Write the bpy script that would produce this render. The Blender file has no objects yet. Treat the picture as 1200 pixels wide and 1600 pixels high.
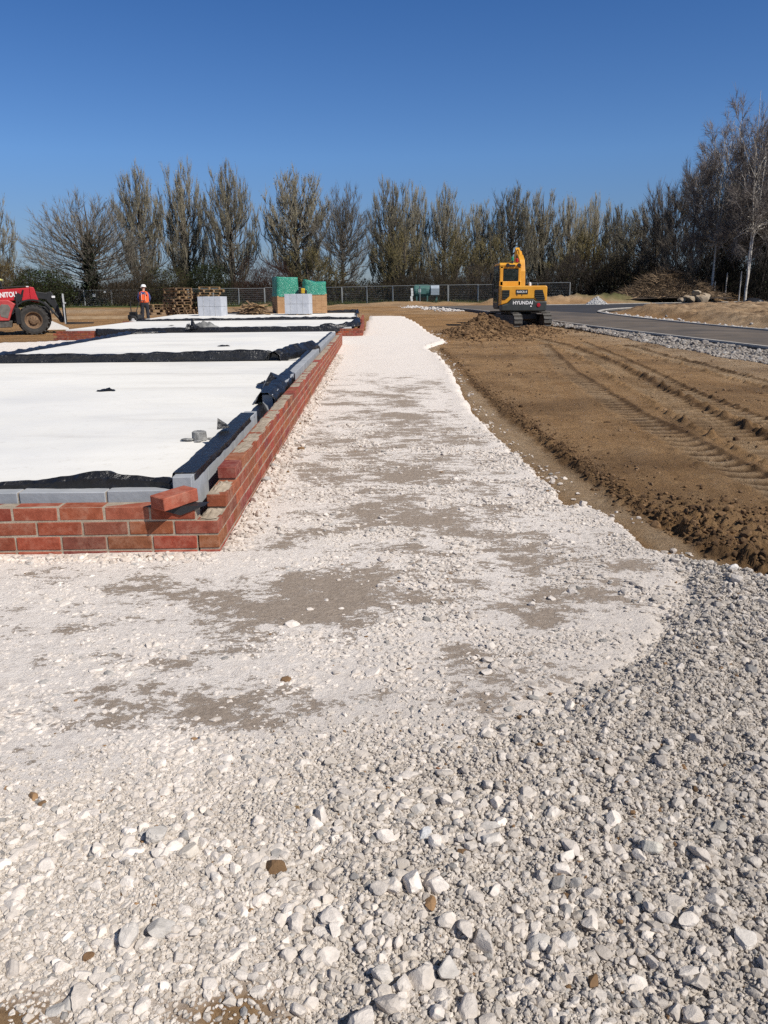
import bpy, bmesh, math, random
import numpy as np
from mathutils import Vector, Matrix, Euler

random.seed(7)
RNG = np.random.default_rng(11)
scn = bpy.context.scene
COL = scn.collection
PI = math.pi
R = math.radians

# ------------------------------------------------------------------ numpy noise
def _h(ix, iy, s):
    n = (ix.astype(np.int64) * 374761393 + iy.astype(np.int64) * 668265263 + s * 144665) & 0xFFFFFFFF
    n = ((n ^ (n >> 13)) * 1274126177) & 0xFFFFFFFF
    return (n ^ (n >> 16)) & 0xFFFFFFFF
def pn(x, y, s=0):
    x = np.asarray(x, float); y = np.asarray(y, float)
    x0 = np.floor(x); y0 = np.floor(y); fx = x - x0; fy = y - y0
    def g(ix, iy, dx, dy):
        a = _h(ix, iy, s) * (2 * np.pi / 4294967296.0)
        return np.cos(a) * dx + np.sin(a) * dy
    u = fx * fx * fx * (fx * (fx * 6 - 15) + 10); v = fy * fy * fy * (fy * (fy * 6 - 15) + 10)
    a = g(x0, y0, fx, fy); b = g(x0 + 1, y0, fx - 1, fy); c = g(x0, y0 + 1, fx, fy - 1); d = g(x0 + 1, y0 + 1, fx - 1, fy - 1)
    return 1.5 * ((a * (1 - u) + b * u) * (1 - v) + (c * (1 - u) + d * u) * v)
def fbm(x, y, sc, octv=4, s=0, gain=.5):
    r = 0; a = 1.; f = 1. / sc; t = 0
    for o in range(octv):
        r = r + a * pn(x * f + 17.3 * o, y * f - 9.1 * o, s + o); t += a; a *= gain; f *= 2.03
    return r / t
def sst(t):
    t = np.clip(t, 0, 1); return t * t * (3 - 2 * t)
def poly_sd(x, y, P):
    """signed distance to polygon, positive inside"""
    P = np.asarray(P, float); d = np.full(x.shape, 1e9); ins = np.zeros(x.shape, bool)
    for i in range(len(P)):
        a = P[i]; b = P[(i + 1) % len(P)]; e = b - a
        t = np.clip(((x - a[0]) * e[0] + (y - a[1]) * e[1]) / max(e @ e, 1e-12), 0, 1)
        d = np.minimum(d, np.hypot(x - a[0] - t * e[0], y - a[1] - t * e[1]))
        c = ((a[1] > y) != (b[1] > y))
        if abs(e[1]) > 1e-12:
            ins ^= c & (x < e[0] * (y - a[1]) / e[1] + a[0])
    return np.where(ins, d, -d)
def line_d(x, y, P):
    """distance, side (+ right), arclength to an open polyline"""
    P = np.asarray(P, float); d = np.full(x.shape, 1e9); sd = np.zeros(x.shape); al = np.zeros(x.shape); L = 0
    for i in range(len(P) - 1):
        a = P[i]; e = P[i + 1] - a; l = math.hypot(*e)
        t = np.clip(((x - a[0]) * e[0] + (y - a[1]) * e[1]) / (l * l), 0, 1)
        dd = np.hypot(x - a[0] - t * e[0], y - a[1] - t * e[1]); m = dd < d
        cr = (x - a[0]) * e[1] - (y - a[1]) * e[0]
        d = np.where(m, dd, d); sd = np.where(m, np.sign(cr), sd); al = np.where(m, L + t * l, al); L += l
    return d, sd, al

# ------------------------------------------------------------------ object helpers
def link(name, me, parent=None):
    o = bpy.data.objects.new(name, me); COL.objects.link(o)
    if parent is not None: o.parent = parent
    return o
def tag(o, label=None, cat=None, group=None, kind=None):
    if label: o['label'] = label
    if cat: o['category'] = cat
    if group: o['group'] = group
    if kind: o['kind'] = kind
    return o
def empty(name, loc, label, cat, group=None, rz=0.):
    o = bpy.data.objects.new(name, None); COL.objects.link(o)
    o.empty_display_size = .2; o.location = loc; o.rotation_euler = (0, 0, rz)
    return tag(o, label, cat, group)
def np_mesh(name, V, F, mats, fm=None, smooth=False, cols=None):
    sm = np.full(len(F), smooth, bool) if isinstance(smooth, bool) else smooth
    """V (n,3) F (m,k) arrays -> mesh"""
    me = bpy.data.meshes.new(name); V = np.asarray(V, np.float32); F = np.asarray(F, np.int32)
    me.vertices.add(len(V)); me.vertices.foreach_set('co', V.ravel())
    k = F.shape[1]; me.loops.add(F.size); me.loops.foreach_set('vertex_index', F.ravel())
    me.polygons.add(len(F)); me.polygons.foreach_set('loop_start', np.arange(0, F.size, k, dtype=np.int32))
    if fm is not None: me.polygons.foreach_set('material_index', np.asarray(fm, np.int32))
    me.polygons.foreach_set('use_smooth', sm)
    for m in (mats if isinstance(mats, (list, tuple)) else [mats]): me.materials.append(m)
    if cols is not None:
        c = np.ones((len(V), 4), np.float32); c[:, :cols.shape[1]] = cols
        at_ = me.attributes.new('Col', 'FLOAT_COLOR', 'POINT'); at_.data.foreach_set('color', c.ravel())
    me.update(calc_edges=True); me.validate()
    return me

class MB:
    """collects simple solids, then builds ONE mesh"""
    def __init__(s): s.v = []; s.f = []; s.m = []; s.c = []; s.cur = (1, 1, 1)
    def add(s, vs, fs, mi=0, M=None):
        b = len(s.v)
        for p in vs:
            p = Vector(p)
            s.v.append(tuple(M @ p) if M is not None else tuple(p)); s.c.append(s.cur)
        for f in fs: s.f.append([b + i for i in f]); s.m.append(mi)
    def box(s, c, d, mi=0, rot=None, ch=0., M=None, jit=0.):
        x, y, z = d[0] / 2, d[1] / 2, d[2] / 2
        T = Matrix.Translation(Vector(c))
        if rot: T = T @ Euler(rot).to_matrix().to_4x4()
        if M is not None: T = M @ T
        J = lambda: random.uniform(-jit, jit) if jit else 0
        if ch <= 0:
            vs = [(sx * x + J(), sy * y + J(), sz * z + J()) for sz in (-1, 1) for sy in (-1, 1) for sx in (-1, 1)]
            fs = [(0, 2, 3, 1), (4, 5, 7, 6), (0, 1, 5, 4), (1, 3, 7, 5), (3, 2, 6, 7), (2, 0, 4, 6)]
            return s.add(vs, fs, mi, T)
        bm = bmesh.new(); bmesh.ops.create_cube(bm, size=1)
        for v in bm.verts: v.co = Vector((v.co.x * 2 * x + J(), v.co.y * 2 * y + J(), v.co.z * 2 * z + J()))
        bmesh.ops.bevel(bm, geom=bm.edges[:], offset=ch, segments=1, affect='EDGES')
        bm.verts.index_update()
        s.add([v.co.copy() for v in bm.verts], [[v.index for v in f.verts] for f in bm.faces], mi, T); bm.free()
    def tube(s, pts, r, n=6, mi=0, cap=True, M=None):
        pts = [Vector(p) for p in pts]; rs = r if isinstance(r, (list, tuple)) else [r] * len(pts)
        vs = []; fs = []
        for i, p in enumerate(pts):
            t = (pts[min(i + 1, len(pts) - 1)] - pts[max(i - 1, 0)]).normalized()
            a = t.cross(Vector((0, 0, 1)) if abs(t.z) < .95 else Vector((1, 0, 0))).normalized(); b = t.cross(a)
            for k in range(n):
                th = 2 * PI * k / n; vs.append(p + (a * math.cos(th) + b * math.sin(th)) * rs[i])
        for i in range(len(pts) - 1):
            for k in range(n):
                k2 = (k + 1) % n; fs.append((i * n + k, (i + 1) * n + k, (i + 1) * n + k2, i * n + k2))
        if cap: fs.append(tuple(range(n))); fs.append(tuple(range((len(pts) - 1) * n, len(pts) * n))[::-1])
        s.add(vs, fs, mi, M)
    def prism(s, prof, a, b, ax='x', mi=0, M=None):
        """closed 2D profile extruded from a to b along axis; prof coords are the two other axes in order"""
        n = len(prof)
        def P(u, v, w): return {'x': (w, u, v), 'y': (u, w, v), 'z': (u, v, w)}[ax]
        vs = [P(u, v, a) for u, v in prof] + [P(u, v, b) for u, v in prof]
        fs = [tuple(range(n))[::-1], tuple(range(n, 2 * n))] + [(i, (i + 1) % n, n + (i + 1) % n, n + i) for i in range(n)]
        s.add(vs, fs, mi, M)
    def lathe(s, prof, n=24, ax='z', mi=0, M=None):
        vs = []; fs = []; k = len(prof)
        for i in range(n):
            th = 2 * PI * i / n
            for r, h in prof:
                a, b = r * math.cos(th), r * math.sin(th)
                vs.append({'z': (a, b, h), 'x': (h, a, b), 'y': (a, h, b)}[ax])
        for i in range(n):
            j = (i + 1) % n
            for q in range(k - 1): fs.append((i * k + q, j * k + q, j * k + q + 1, i * k + q + 1))
        s.add(vs, fs, mi, M)
    def build(s, name, mats, parent=None, smooth=False, bevel=0., origin=False, col=False):
        me = bpy.data.meshes.new(name)
        V = [Vector(v) for v in s.v]; off = Vector((0, 0, 0))
        if origin:
            lo = [min(v[i] for v in V) for i in range(3)]; hi = [max(v[i] for v in V) for i in range(3)]
            off = Vector(((lo[0] + hi[0]) / 2, (lo[1] + hi[1]) / 2, lo[2]))
        me.from_pydata([v - off for v in V], [], s.f)
        for m in (mats if isinstance(mats, (list, tuple)) else [mats]): me.materials.append(m)
        me.polygons.foreach_set('material_index', s.m)
        if smooth: me.polygons.foreach_set('use_smooth', [True] * len(s.f))
        if col:
            a = me.attributes.new('Col', 'FLOAT_COLOR', 'POINT')
            a.data.foreach_set('color', [q for c in s.c for q in (c[0], c[1], c[2], 1.)])
        bm = bmesh.new(); bm.from_mesh(me); bmesh.ops.recalc_face_normals(bm, faces=bm.faces); bm.to_mesh(me); bm.free()
        o = link(name, me, parent); o.location = off
        if bevel > 0:
            b = o.modifiers.new('bevel', 'BEVEL'); b.width = bevel; b.segments = 2; b.limit_method = 'ANGLE'; b.angle_limit = R(40)
        return o

def copy_tree(o, parent=None):
    c = o.copy(); COL.objects.link(c); c.parent = parent
    for ch in list(o.children): copy_tree(ch, c)
    return c

# ------------------------------------------------------------------ materials
class NT:
    def __init__(s, mat):
        s.t = mat.node_tree; s.n = s.t.nodes
    def __call__(s, typ, ins=None, **kw):
        n = s.n.new(typ)
        for k, v in kw.items(): setattr(n, k, v)
        for k, v in (ins or {}).items():
            sk = n.inputs[k]
            if isinstance(v, bpy.types.NodeSocket): s.t.links.new(v, sk)
            else: sk.default_value = v
        return n
    def link(s, a, b): s.t.links.new(a, b)
    def ramp(s, fac, stops):
        n = s('ShaderNodeValToRGB', {0: fac}); e = n.color_ramp.elements
        while len(e) > 1: e.remove(e[-1])
        e[0].position = stops[0][0]; e[0].color = (*stops[0][1], 1)
        for p, c in stops[1:]:
            q = e.new(p); q.color = (*c, 1)
        return n.outputs[0]
    def mix(s, f, a, b, bt='MIX'):
        n = s('ShaderNodeMix', data_type='RGBA', blend_type=bt)
        for i, v in ((0, f), (6, a), (7, b)):
            if isinstance(v, bpy.types.NodeSocket): s.t.links.new(v, n.inputs[i])
            else: n.inputs[i].default_value = v if i == 0 else (*v, 1)
        return n.outputs[2]
    def math(s, op, a, b=0., c=0., clamp=False):
        n = s('ShaderNodeMath', operation=op, use_clamp=clamp)
        for i, v in enumerate((a, b, c)):
            if isinstance(v, bpy.types.NodeSocket): s.t.links.new(v, n.inputs[i])
            else: n.inputs[i].default_value = v
        return n.outputs[0]
    def noise(s, vec, sc, det=4., rough=.55, dist=0.):
        return s('ShaderNodeTexNoise', {'Vector': vec, 'Scale': sc, 'Detail': det, 'Roughness': rough, 'Distortion': dist}).outputs[0]
def new_mat(name):
    m = bpy.data.materials.new(name); m.use_nodes = True
    nt = NT(m); nt.n.clear()
    out = nt('ShaderNodeOutputMaterial'); b = nt('ShaderNodeBsdfPrincipled')
    nt.link(b.outputs[0], out.inputs[0])
    return m, nt, b
def gvec(nt): return nt('ShaderNodeNewGeometry').outputs['Position']
def ovec(nt): return nt('ShaderNodeTexCoord').outputs['Object']
def bump(nt, b, h, st, dist):
    n = nt('ShaderNodeBump', {'Height': h, 'Strength': st, 'Distance': dist}); nt.link(n.outputs[0], b.inputs['Normal'])
def pmat(name, c1, c2=None, sc=6., rough=.7, metal=0., bs=.0, bd=.01, c3=None, trans=None, spec=None, world=False):
    """two-tone noise material with grime"""
    m, nt, b = new_mat(name); c2 = c2 or tuple(x * .7 for x in c1)
    v = gvec(nt) if world else ovec(nt)
    f = nt.noise(v, sc, 5, .6)
    st = [(.32, c2), (.62, c1)] + ([(.78, c3)] if c3 else [])
    c = nt.ramp(f, st); nt.link(c, b.inputs['Base Color'])
    f2 = nt.noise(v, sc * 3.1, 3, .6)
    r = nt.math('MULTIPLY_ADD', f2, .3, rough - .15, clamp=True); nt.link(r, b.inputs['Roughness'])
    b.inputs['Metallic'].default_value = metal
    if spec is not None: b.inputs['Specular IOR Level'].default_value = spec
    if bs: bump(nt, b, nt.noise(v, sc * 8, 4, .65), bs, bd)
    return m
def amat(name, sc=40., rough=.85, amt=.35, bs=.4, bd=.004, world=True, tint=(1, 1, 1)):
    """colour from the Col attribute, broken up with noise"""
    m, nt, b = new_mat(name)
    a = nt('ShaderNodeAttribute', attribute_name='Col').outputs[0]
    v = gvec(nt) if world else ovec(nt); f = nt.noise(v, sc, 4, .65)
    g = nt.ramp(f, [(.3, tuple((1 - amt) * t for t in tint)), (.7, tuple(min(1., (1 + amt * .35)) * t for t in tint))])
    nt.link(nt.mix(1., a, g, 'MULTIPLY'), b.inputs['Base Color']); b.inputs['Roughness'].default_value = rough
    b.inputs['Specular IOR Level'].default_value = .25
    if bs: bump(nt, b, nt.noise(v, sc * 2.5, 4, .7), bs, bd)
    return m

# ------------------------------------------------------------------ camera
F_PX, PITCH, ROLL, CH = 1244., R(15.1), R(-.5), 1.22
cam = bpy.data.cameras.new('camera'); cam.sensor_fit = 'VERTICAL'; cam.sensor_height = 36.; cam.lens = F_PX / 1600 * 36
cam.clip_start = .05; cam.clip_end = 9000
camo = bpy.data.objects.new('camera', cam); COL.objects.link(camo)
CR = Matrix.Rotation(PI / 2 - PITCH, 3, 'X') @ Matrix.Rotation(ROLL, 3, 'Z')
camo.matrix_world = Matrix.Translation((0, 0, CH)) @ CR.to_4x4()
scn.camera = camo
scn.render.resolution_x = 768; scn.render.resolution_y = 1024
def at(px, py, z=0., Y=None):
    """where the sight line of a photo pixel meets the height z (or the depth Y)"""
    d = CR @ Vector(((px - 600) / F_PX, (800 - py) / F_PX, -1)); t = (z - CH) / d.z if Y is None else Y / d.y
    return d * t + Vector((0, 0, CH))

# ------------------------------------------------------------------ light
SUN_AZ = R(128)     # clockwise from +Y (the view): right and a little behind the camera
SUN_EL = R(45)
sd_ = Vector((math.sin(SUN_AZ) * math.cos(SUN_EL), math.cos(SUN_AZ) * math.cos(SUN_EL), math.sin(SUN_EL)))
sun = bpy.data.lights.new('sun', 'SUN'); sun.energy = 5.0; sun.angle = R(.53); sun.color = (1., .945, .865)
so = bpy.data.objects.new('sun', sun); COL.objects.link(so); so.location = sd_ * 60
so.rotation_euler = sd_.to_track_quat('Z', 'Y').to_euler()
w = bpy.data.worlds.new('World'); scn.world = w; w.use_nodes = True
wn = NT(w); wn.n.clear()
sky = wn('ShaderNodeTexSky', sky_type='NISHITA', sun_disc=False, sun_elevation=SUN_EL, sun_rotation=SUN_AZ,
         altitude=0., air_density=1.0, dust_density=.25, ozone_density=2.0)
wz = wn('ShaderNodeSeparateXYZ', {0: wn('ShaderNodeTexCoord').outputs['Generated']}).outputs[2]
wt = wn.ramp(wz, [(0., (.43, .51, .74)), (.06, (.46, .57, .84)), (.155, (.50, .735, 1.10)), (.34, (.31, .60, 1.02)), (.8, (.76, .69, .63))])
hs = wn('ShaderNodeHueSaturation', {'Hue': .5, 'Saturation': 1.0, 'Value': 1., 'Color': wn.mix(1., sky.outputs[0], wt, 'MULTIPLY')})
bg = wn('ShaderNodeBackground', {'Color': hs.outputs[0], 'Strength': .087})
wo = wn('ShaderNodeOutputWorld'); wn.link(bg.outputs[0], wo.inputs[0])
scn.view_settings.view_transform = 'Standard'; scn.view_settings.look = 'None'
scn.view_settings.exposure = 0; scn.view_settings.gamma = 1
scn.cycles.max_bounces = 6; scn.cycles.transparent_max_bounces = 8; scn.cycles.use_denoising = False
# ================================================================== terrain
ROAD_L = [(9.1, 2), (8.75, 12), (8.64, 18), (8.31, 26), (7.7, 36), (6.6, 52), (5.0, 62), (3.6, 67)]
ROAD_R = [(13.4, 2), (13.2, 12), (12.9, 18), (12.5, 26), (12.2, 38), (12.3, 46), (12.4, 58), (12.6, 67)]
BR_N = [(11.5, 44.5), (12.35, 46), (12.75, 49.5), (14.0, 53), (16.5, 56), (20, 58.6), (26, 61.6), (43, 69), (60, 77)]
BR_F = [(7.5, 66), (9, 66.3), (11, 66.6), (13.5, 67.2), (16.5, 68), (20, 69.5), (28, 74), (43, 82), (60, 91)]
def smooth_line(P, n=120):
    P = np.asarray(P, float); d = np.r_[0, np.cumsum(np.hypot(*np.diff(P, axis=0).T))]; t = np.linspace(0, d[-1], n)
    Q = np.c_[np.interp(t, d, P[:, 0]), np.interp(t, d, P[:, 1])]
    k = max(1, n // 22)
    for _ in range(3):
        pad = np.pad(Q, ((k, k), (0, 0)), 'reflect', reflect_type='odd'); c = np.cumsum(np.vstack([[0, 0], pad]), axis=0)
        Q = (c[2 * k + 1:] - c[:-2 * k - 1]) / (2 * k + 1)
    return Q
road_l, road_r, br_n, br_f = [smooth_line(p) for p in (ROAD_L, ROAD_R, BR_N, BR_F)]
ROADPOLY = np.vstack([road_l[::4], br_f[4::6], br_n[::-1][::6], road_r[:76][::-1][::4]])
CHALK = [(-14, .25), (6, .25), (4.2, .6), (3.1, 1.6), (2.3, 2.4), (1.80, 3.3), (1.62, 3.6), (1.46, 3.85), (1.46, 4.2), (1.42, 4.5), (1.31, 4.70), (1.20, 4.74),
         (1.23, 5.4), (1.14, 6.8), (1.10, 8.9), (1.20, 11.6), (1.33, 15), (1.33, 18.2), (1.2, 20.3), (1.35, 21.2), (1.95, 23.5), (1.8, 29),
         (1.75, 38), (1.3, 47), (-.9, 47.4), (-.8, 27), (-9.6, 26), (-11.5, 24.5), (-13.5, 20), (-14, 14)]
ARC = [(1.62, 4.5), (1.47, 3.85), (1.29, 3.21), (1.05, 2.75), (.75, 2.39), (.48, 2.18), (-.01, 1.93), (-.41, 1.8), (-.92, 1.68), (-2, 1.5), (-4, 1.3)]
LOOSE = ARC[::-1] + [(1.75, 3.6), (2.2, 2.7), (3.0, 1.9), (4.2, .6), (4.2, .2), (-4, .2)]
BERM = [(1.50, 20.5), (1.42, 16), (1.40, 12.5), (1.47, 8.35), (1.53, 6.5), (1.60, 4.9), (1.74, 3.96), (2.02, 3.3), (2.7, 2.4), (4, 1)]
RUT1 = [(4.6, 26), (4.75, 22), (4.35, 16), (3.75, 11.4), (3.3, 7.5), (3.1, 3)]
RUT2 = [(6.3, 21), (6.04, 19), (5.6, 11.6), (5.4, 6), (5.3, 3)]
RUT1B = [(5.6, 23), (4.85, 16), (4.2, 11.4), (3.85, 7.5), (3.8, 4)]
RUT3 = [(4.3, 22), (3.2, 14), (2.75, 9), (2.6, 4)]
def Bz(x, y):
    return .45 * sst((y - 25) / 50) - .17 * np.exp(-((x + 15) / 6) ** 2 - ((y - 33) / 5) ** 2) + .5 * sst((y - 110) / 150)
def gs(x, y, cx, cy, sx, sy): return np.exp(-((x - cx) / sx) ** 2 - ((y - cy) / sy) ** 2)
def earth(x, y):
    """height, wetness with painted shade, dryness"""
    sc = poly_sd(x, y, CHALK); rd = poly_sd(x, y, ROADPOLY)
    n1 = fbm(x, y, 1.1, 5, 3); n2 = fbm(x, y, .16, 4, 9); n3 = fbm(x, y, 5, 3, 21)
    right = sst((x - .2) / .6) * sst((40 - y) / 10) * sst((-sc) / .25)
    z = Bz(x, y) - .05 - .04 * right
    rough = .25 + .75 * sst(n3 * 1.6 + .3)
    z = z + .018 * n1 + .010 * n2 * rough
    z = z + sst((y - 40) / 20) * .10 * fbm(x, y, 3, 4, 5) * sst(-rd / 1.)
    # berm of churned crumbs along the bare strip
    d, s, al = line_d(x, y, BERM[::-1]); wob = fbm(x, y, .5, 3, 14) * .09; dd = d * s + wob; dd0 = dd
    crumb = np.clip(fbm(x, y, .11, 3, 31, .6) * 1.8 + .35, 0, 1.6)
    near = np.clip((14 - y) / 9, .45, 1)
    z = z + right * (.050 * np.exp(-((dd + .03) / .075) ** 2) * crumb * near + .03 * sst((dd + .1) / .1))
    z = z + .045 * gs(x, y, 1.95, 4.45, .25, .5) * crumb + .02 * right * gs(x, y, 2.0, 3.6, .5, .8) * crumb
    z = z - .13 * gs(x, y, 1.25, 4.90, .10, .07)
    wet_shade = .7 * np.exp(-((dd + .02) / .11) ** 2) * (.6 + fbm(x, y, .3, 3, 99))  # berm coloured darker along its ridge
    # machine tracks
    dry = 0 * x
    for P, wd, dep in ((RUT1, .20, .045), (RUT2, .17, .045), (RUT1B, .12, .03), (RUT3, .15, .018)):
        for off in (0., .0):
            d, s, al = line_d(x, y, P); e = d * s + .04 * fbm(x, y, 1.2, 2, 8)
            tread = np.clip(1.6 * np.sin(al * 2 * PI / .21 + 1.6 * np.abs(e) / wd), -1, 1)
            m = np.exp(-(e / wd) ** 4) * np.clip(.8 + .9 * fbm(x, y, 2.2, 2, 50), .25, 1)
            z = z - dep * m * (.45 + .5 * tread) * np.clip(.8 + 1.0 * fbm(x, y, .35, 3, 51), .3, 1.3) + dep * .8 * np.exp(-((np.abs(e) - wd * 1.3) / (.25 * wd)) ** 2) * np.clip(.35 + 1.5 * fbm(x, y, .16, 3, 77), 0, 1.2) * right
            wet_shade = wet_shade + .7 * m * (.5 + .5 * tread) + .35 * np.exp(-((e + wd * 1.25) / (.3 * wd)) ** 2) * right; dry = dry + .35 * m  # tread hollows and one shoulder coloured darker, for tread contrast
    # smeared blade marks of the levelled formation
    sm = fbm((x - .12 * (y - 10)) * 6, y * .55, 1., 4, 66); z = z + right * (.010 * sm + .007 * fbm(x, y, .045, 3, 67) * np.clip(6 / y, .3, 1)); dry = dry + .25 * right * sm
    # spoil heaps by the digger, banks
    hp = 1 + .55 * fbm(x, y, .6, 4, 41)
    hz = (.58 * gs(x, y, 3.55, 27.8, .95, 1.5) + .22 * gs(x, y, 2.5, 26.2, .6, 1.3) + .24 * gs(x, y, 5.5, 29.8, .7, .6)) * hp
    z = z + hz; wet_shade = wet_shade + np.clip(hz * 1.4, 0, .55)
    d, s, al = line_d(x, y, [(10.5, 71), (20, 74), (30, 79.5), (36, 83)]); bk = np.exp(-(d / 2.1) ** 2) * (1 + .5 * fbm(x, y, 1.8, 4, 43))
    z = z + .85 * bk + .25 * bk * fbm(x, y, .7, 4, 44, .6); wet_shade = wet_shade + .5 * bk * np.clip(fbm(x, y, 1., 4, 64) * 2, 0, 1)
    isl = sst((x - np.interp(y, road_r[:, 1], road_r[:, 0]) - .9) / 2.2) * sst((y - 14) / 8) * sst(-rd / 2.5 - .15) * sst((62 - y) / 5)
    z = z + isl * (.40 * (1 + .6 * fbm(x, y, 1.6, 4, 47)) + .16 * fbm(x, y, .5, 4, 46, .6))
    lb = np.exp(-((y - 60 - .1 * (x + 18)) / 3.2) ** 2) * sst((-5 - x) / 3) * (1 + .4 * fbm(x, y, 2, 4, 48)); z = z + .22 * lb
    mb = gs(x, y, 3.5, 77, 9, 3.) * (1 + .5 * fbm(x, y, 1.4, 4, 49)); z = z + .40 * mb
    dry = dry + .8 * isl + .9 * bk + .9 * lb + .55 * sst((y - 38) / 12) * sst(.3 + 2 * fbm(x, y, 6, 3, 90)) + .5 * mb
    strip = sst((-dd0 - .06) / .10) * sst((-sc + .12) / .1) * sst((x - .3) / .4) * sst((24 - y) / 4) * (.8 + .5 * fbm(x, y, .25, 4, 92))
    dry = dry + right * (.75 * sst((x - 4.4 - .05 * y) / 1.5) + .25) * (1 + .6 * fbm(x, y, .8, 3, 91)) + 1.25 * strip
    wet_shade = wet_shade + .9 * gs(x, y, 1.25, 4.90, .12, .09) + np.clip(fbm(x, y, 1.7, 4, 60) * 1.1 + .1, 0, .6) * (1 - .9 * np.clip(strip, 0, 1)) + .8 * isl * np.clip(fbm(x, y, .9, 4, 63) * 2.2 + .2, 0, 1)  # first term paints the shadow in the path-edge notch; rest is moisture
    z = np.where(rd > -.5, z - .10 * sst((rd + .5) / .5), z)
    z = z - .09 * sst(sc / .3) * sst((25 - y) / 5)
    return z, np.clip(wet_shade, 0, 1), np.clip(dry, 0, 1)
def sheet(name, fn, us, ys, mats, ofs=1.0, kind='structure', keepfn=None, smooth=True):
    U, Yg = np.meshgrid(us, ys); X = U * (Yg + ofs); z, cols, keep = fn(X, Yg)
    V = np.stack([X, Yg, z], -1).reshape(-1, 3); nu = len(us); ny = len(ys)
    i = (np.arange(ny - 1)[:, None] * nu + np.arange(nu - 1)[None]).ravel(); Fq = np.stack([i, i + 1, i + nu + 1, i + nu], -1)
    if keep is not None:
        k = keep.ravel()[Fq].any(1); Fq = Fq[k]
        used = np.unique(Fq); mp = np.zeros(len(V), np.int64); mp[used] = np.arange(len(used)); V = V[used]; cols = cols.reshape(-1, cols.shape[-1])[used]; Fq = mp[Fq]
    else: cols = cols.reshape(-1, cols.shape[-1])
    return np_mesh(name, V, Fq, mats, smooth=smooth, cols=cols)
def geo(a, b, r):
    n = int(math.log(b / a) / math.log(r)) + 1; return a * np.exp(np.linspace(0, math.log(b / a), n))

# --- materials of the ground
def earth_mat():
    m, nt, b = new_mat('bare_earth'); v = gvec(nt)
    c = nt('ShaderNodeSeparateColor', {0: nt('ShaderNodeAttribute', attribute_name='Col').outputs[0]})
    f = nt.noise(v, 2.2, 6, .68); g = nt.noise(v, 28., 6, .72)
    base = nt.ramp(f, [(.25, (.25, .138, .056)), (.55, (.375, .218, .096)), (.8, (.46, .285, .135))])
    dry = nt.ramp(g, [(.3, (.34, .235, .135)), (.7, (.54, .41, .275))])
    wet_shade = nt.ramp(g, [(.3, (.05, .028, .014)), (.7, (.125, .07, .034))])
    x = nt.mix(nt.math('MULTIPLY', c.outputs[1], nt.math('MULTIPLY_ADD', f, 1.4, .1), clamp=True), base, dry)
    x = nt.mix(nt.math('MULTIPLY', c.outputs[0], nt.math('MULTIPLY_ADD', g, 1.2, .25), clamp=True), x, wet_shade)
    x = nt.mix(.5, x, nt.ramp(nt.noise(v, 11., 9, .8), [(.34, (.55, .51, .47)), (.6, (1, 1, 1)), (.75, (1.0, 1.0, 1.0))]), 'MULTIPLY')
    # far off, rough grass takes over
    x = nt.mix(c.outputs[2], x, nt.ramp(nt.noise(v, .6, 6, .7), [(.3, (.035, .04, .014)), (.6, (.08, .10, .03)), (.8, (.14, .12, .055))]))
    nt.link(x, b.inputs['Base Color']); b.inputs['Roughness'].default_value = .95; b.inputs['Specular IOR Level'].default_value = .15
    h = nt.math('ADD', nt.noise(v, 45., 8, .78), nt.math('MULTIPLY', nt.noise(v, 9., 9, .75), 2.5)); bump(nt, b, h, 1., .03)
    return m
def chalk_mat():
    m, nt, b = new_mat('crushed_chalk'); v = gvec(nt)
    c = nt('ShaderNodeSeparateColor', {0: nt('ShaderNodeAttribute', attribute_name='Col').outputs[0]})
    mp = nt('ShaderNodeMapping', {'Vector': v, 'Scale': (.8, 1.25, 1.)}).outputs[0]
    f = nt.noise(mp, 3.6, 12, .82, .3); f3 = nt.noise(mp, 13., 8, .75, .2); g = nt.noise(v, 46., 6, .72); vo = nt('ShaderNodeTexVoronoi', {'Vector': v, 'Scale': 62., 'Randomness': 1.}).outputs[0]
    # damp ground showing through thin dust
    t = nt.math('ADD', nt.math('SUBTRACT', c.outputs[0], 1.0), nt.math('ADD', nt.math('MULTIPLY', f, 1.15), nt.math('ADD', nt.math('MULTIPLY', g, .62), nt.math('MULTIPLY', f3, 1.0))))
    msk = nt.ramp(t, [(.815, (0, 0, 0)), (.875, (.95, .95, .95))])
    dust = nt.ramp(nt.noise(v, 21., 8, .74), [(.28, (.57, .50, .445)), (.46, (.77, .70, .63)), (.68, (.84, .77, .70))])
    dust = nt.mix(nt.math('MULTIPLY', c.outputs[1], .8), dust, nt.ramp(g, [(.32, (.44, .385, .33)), (.7, (.72, .65, .58))]))
    damp = nt.ramp(g, [(.3, (.25, .195, .148)), (.55, (.335, .27, .212)), (.75, (.45, .375, .31))])
    x = nt.mix(msk, dust, damp)
    x = nt.mix(c.outputs[2], x, nt.ramp(g, [(.3, (.18, .105, .05)), (.7, (.36, .24, .135))]))
    nt.link(x, b.inputs['Base Color']); b.inputs['Roughness'].default_value = .95; b.inputs['Specular IOR Level'].default_value = .12
    h = nt.math('ADD', nt.math('MULTIPLY', nt.noise(v, 34., 9, .8), 1.8), nt.math('MULTIPLY', vo, .25))
    h = nt.math('SUBTRACT', h, nt.math('MULTIPLY', msk, .35)); bump(nt, b, h, .7, .012)
    return m
M_EARTH, M_CHALK = earth_mat(), chalk_mat()

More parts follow.
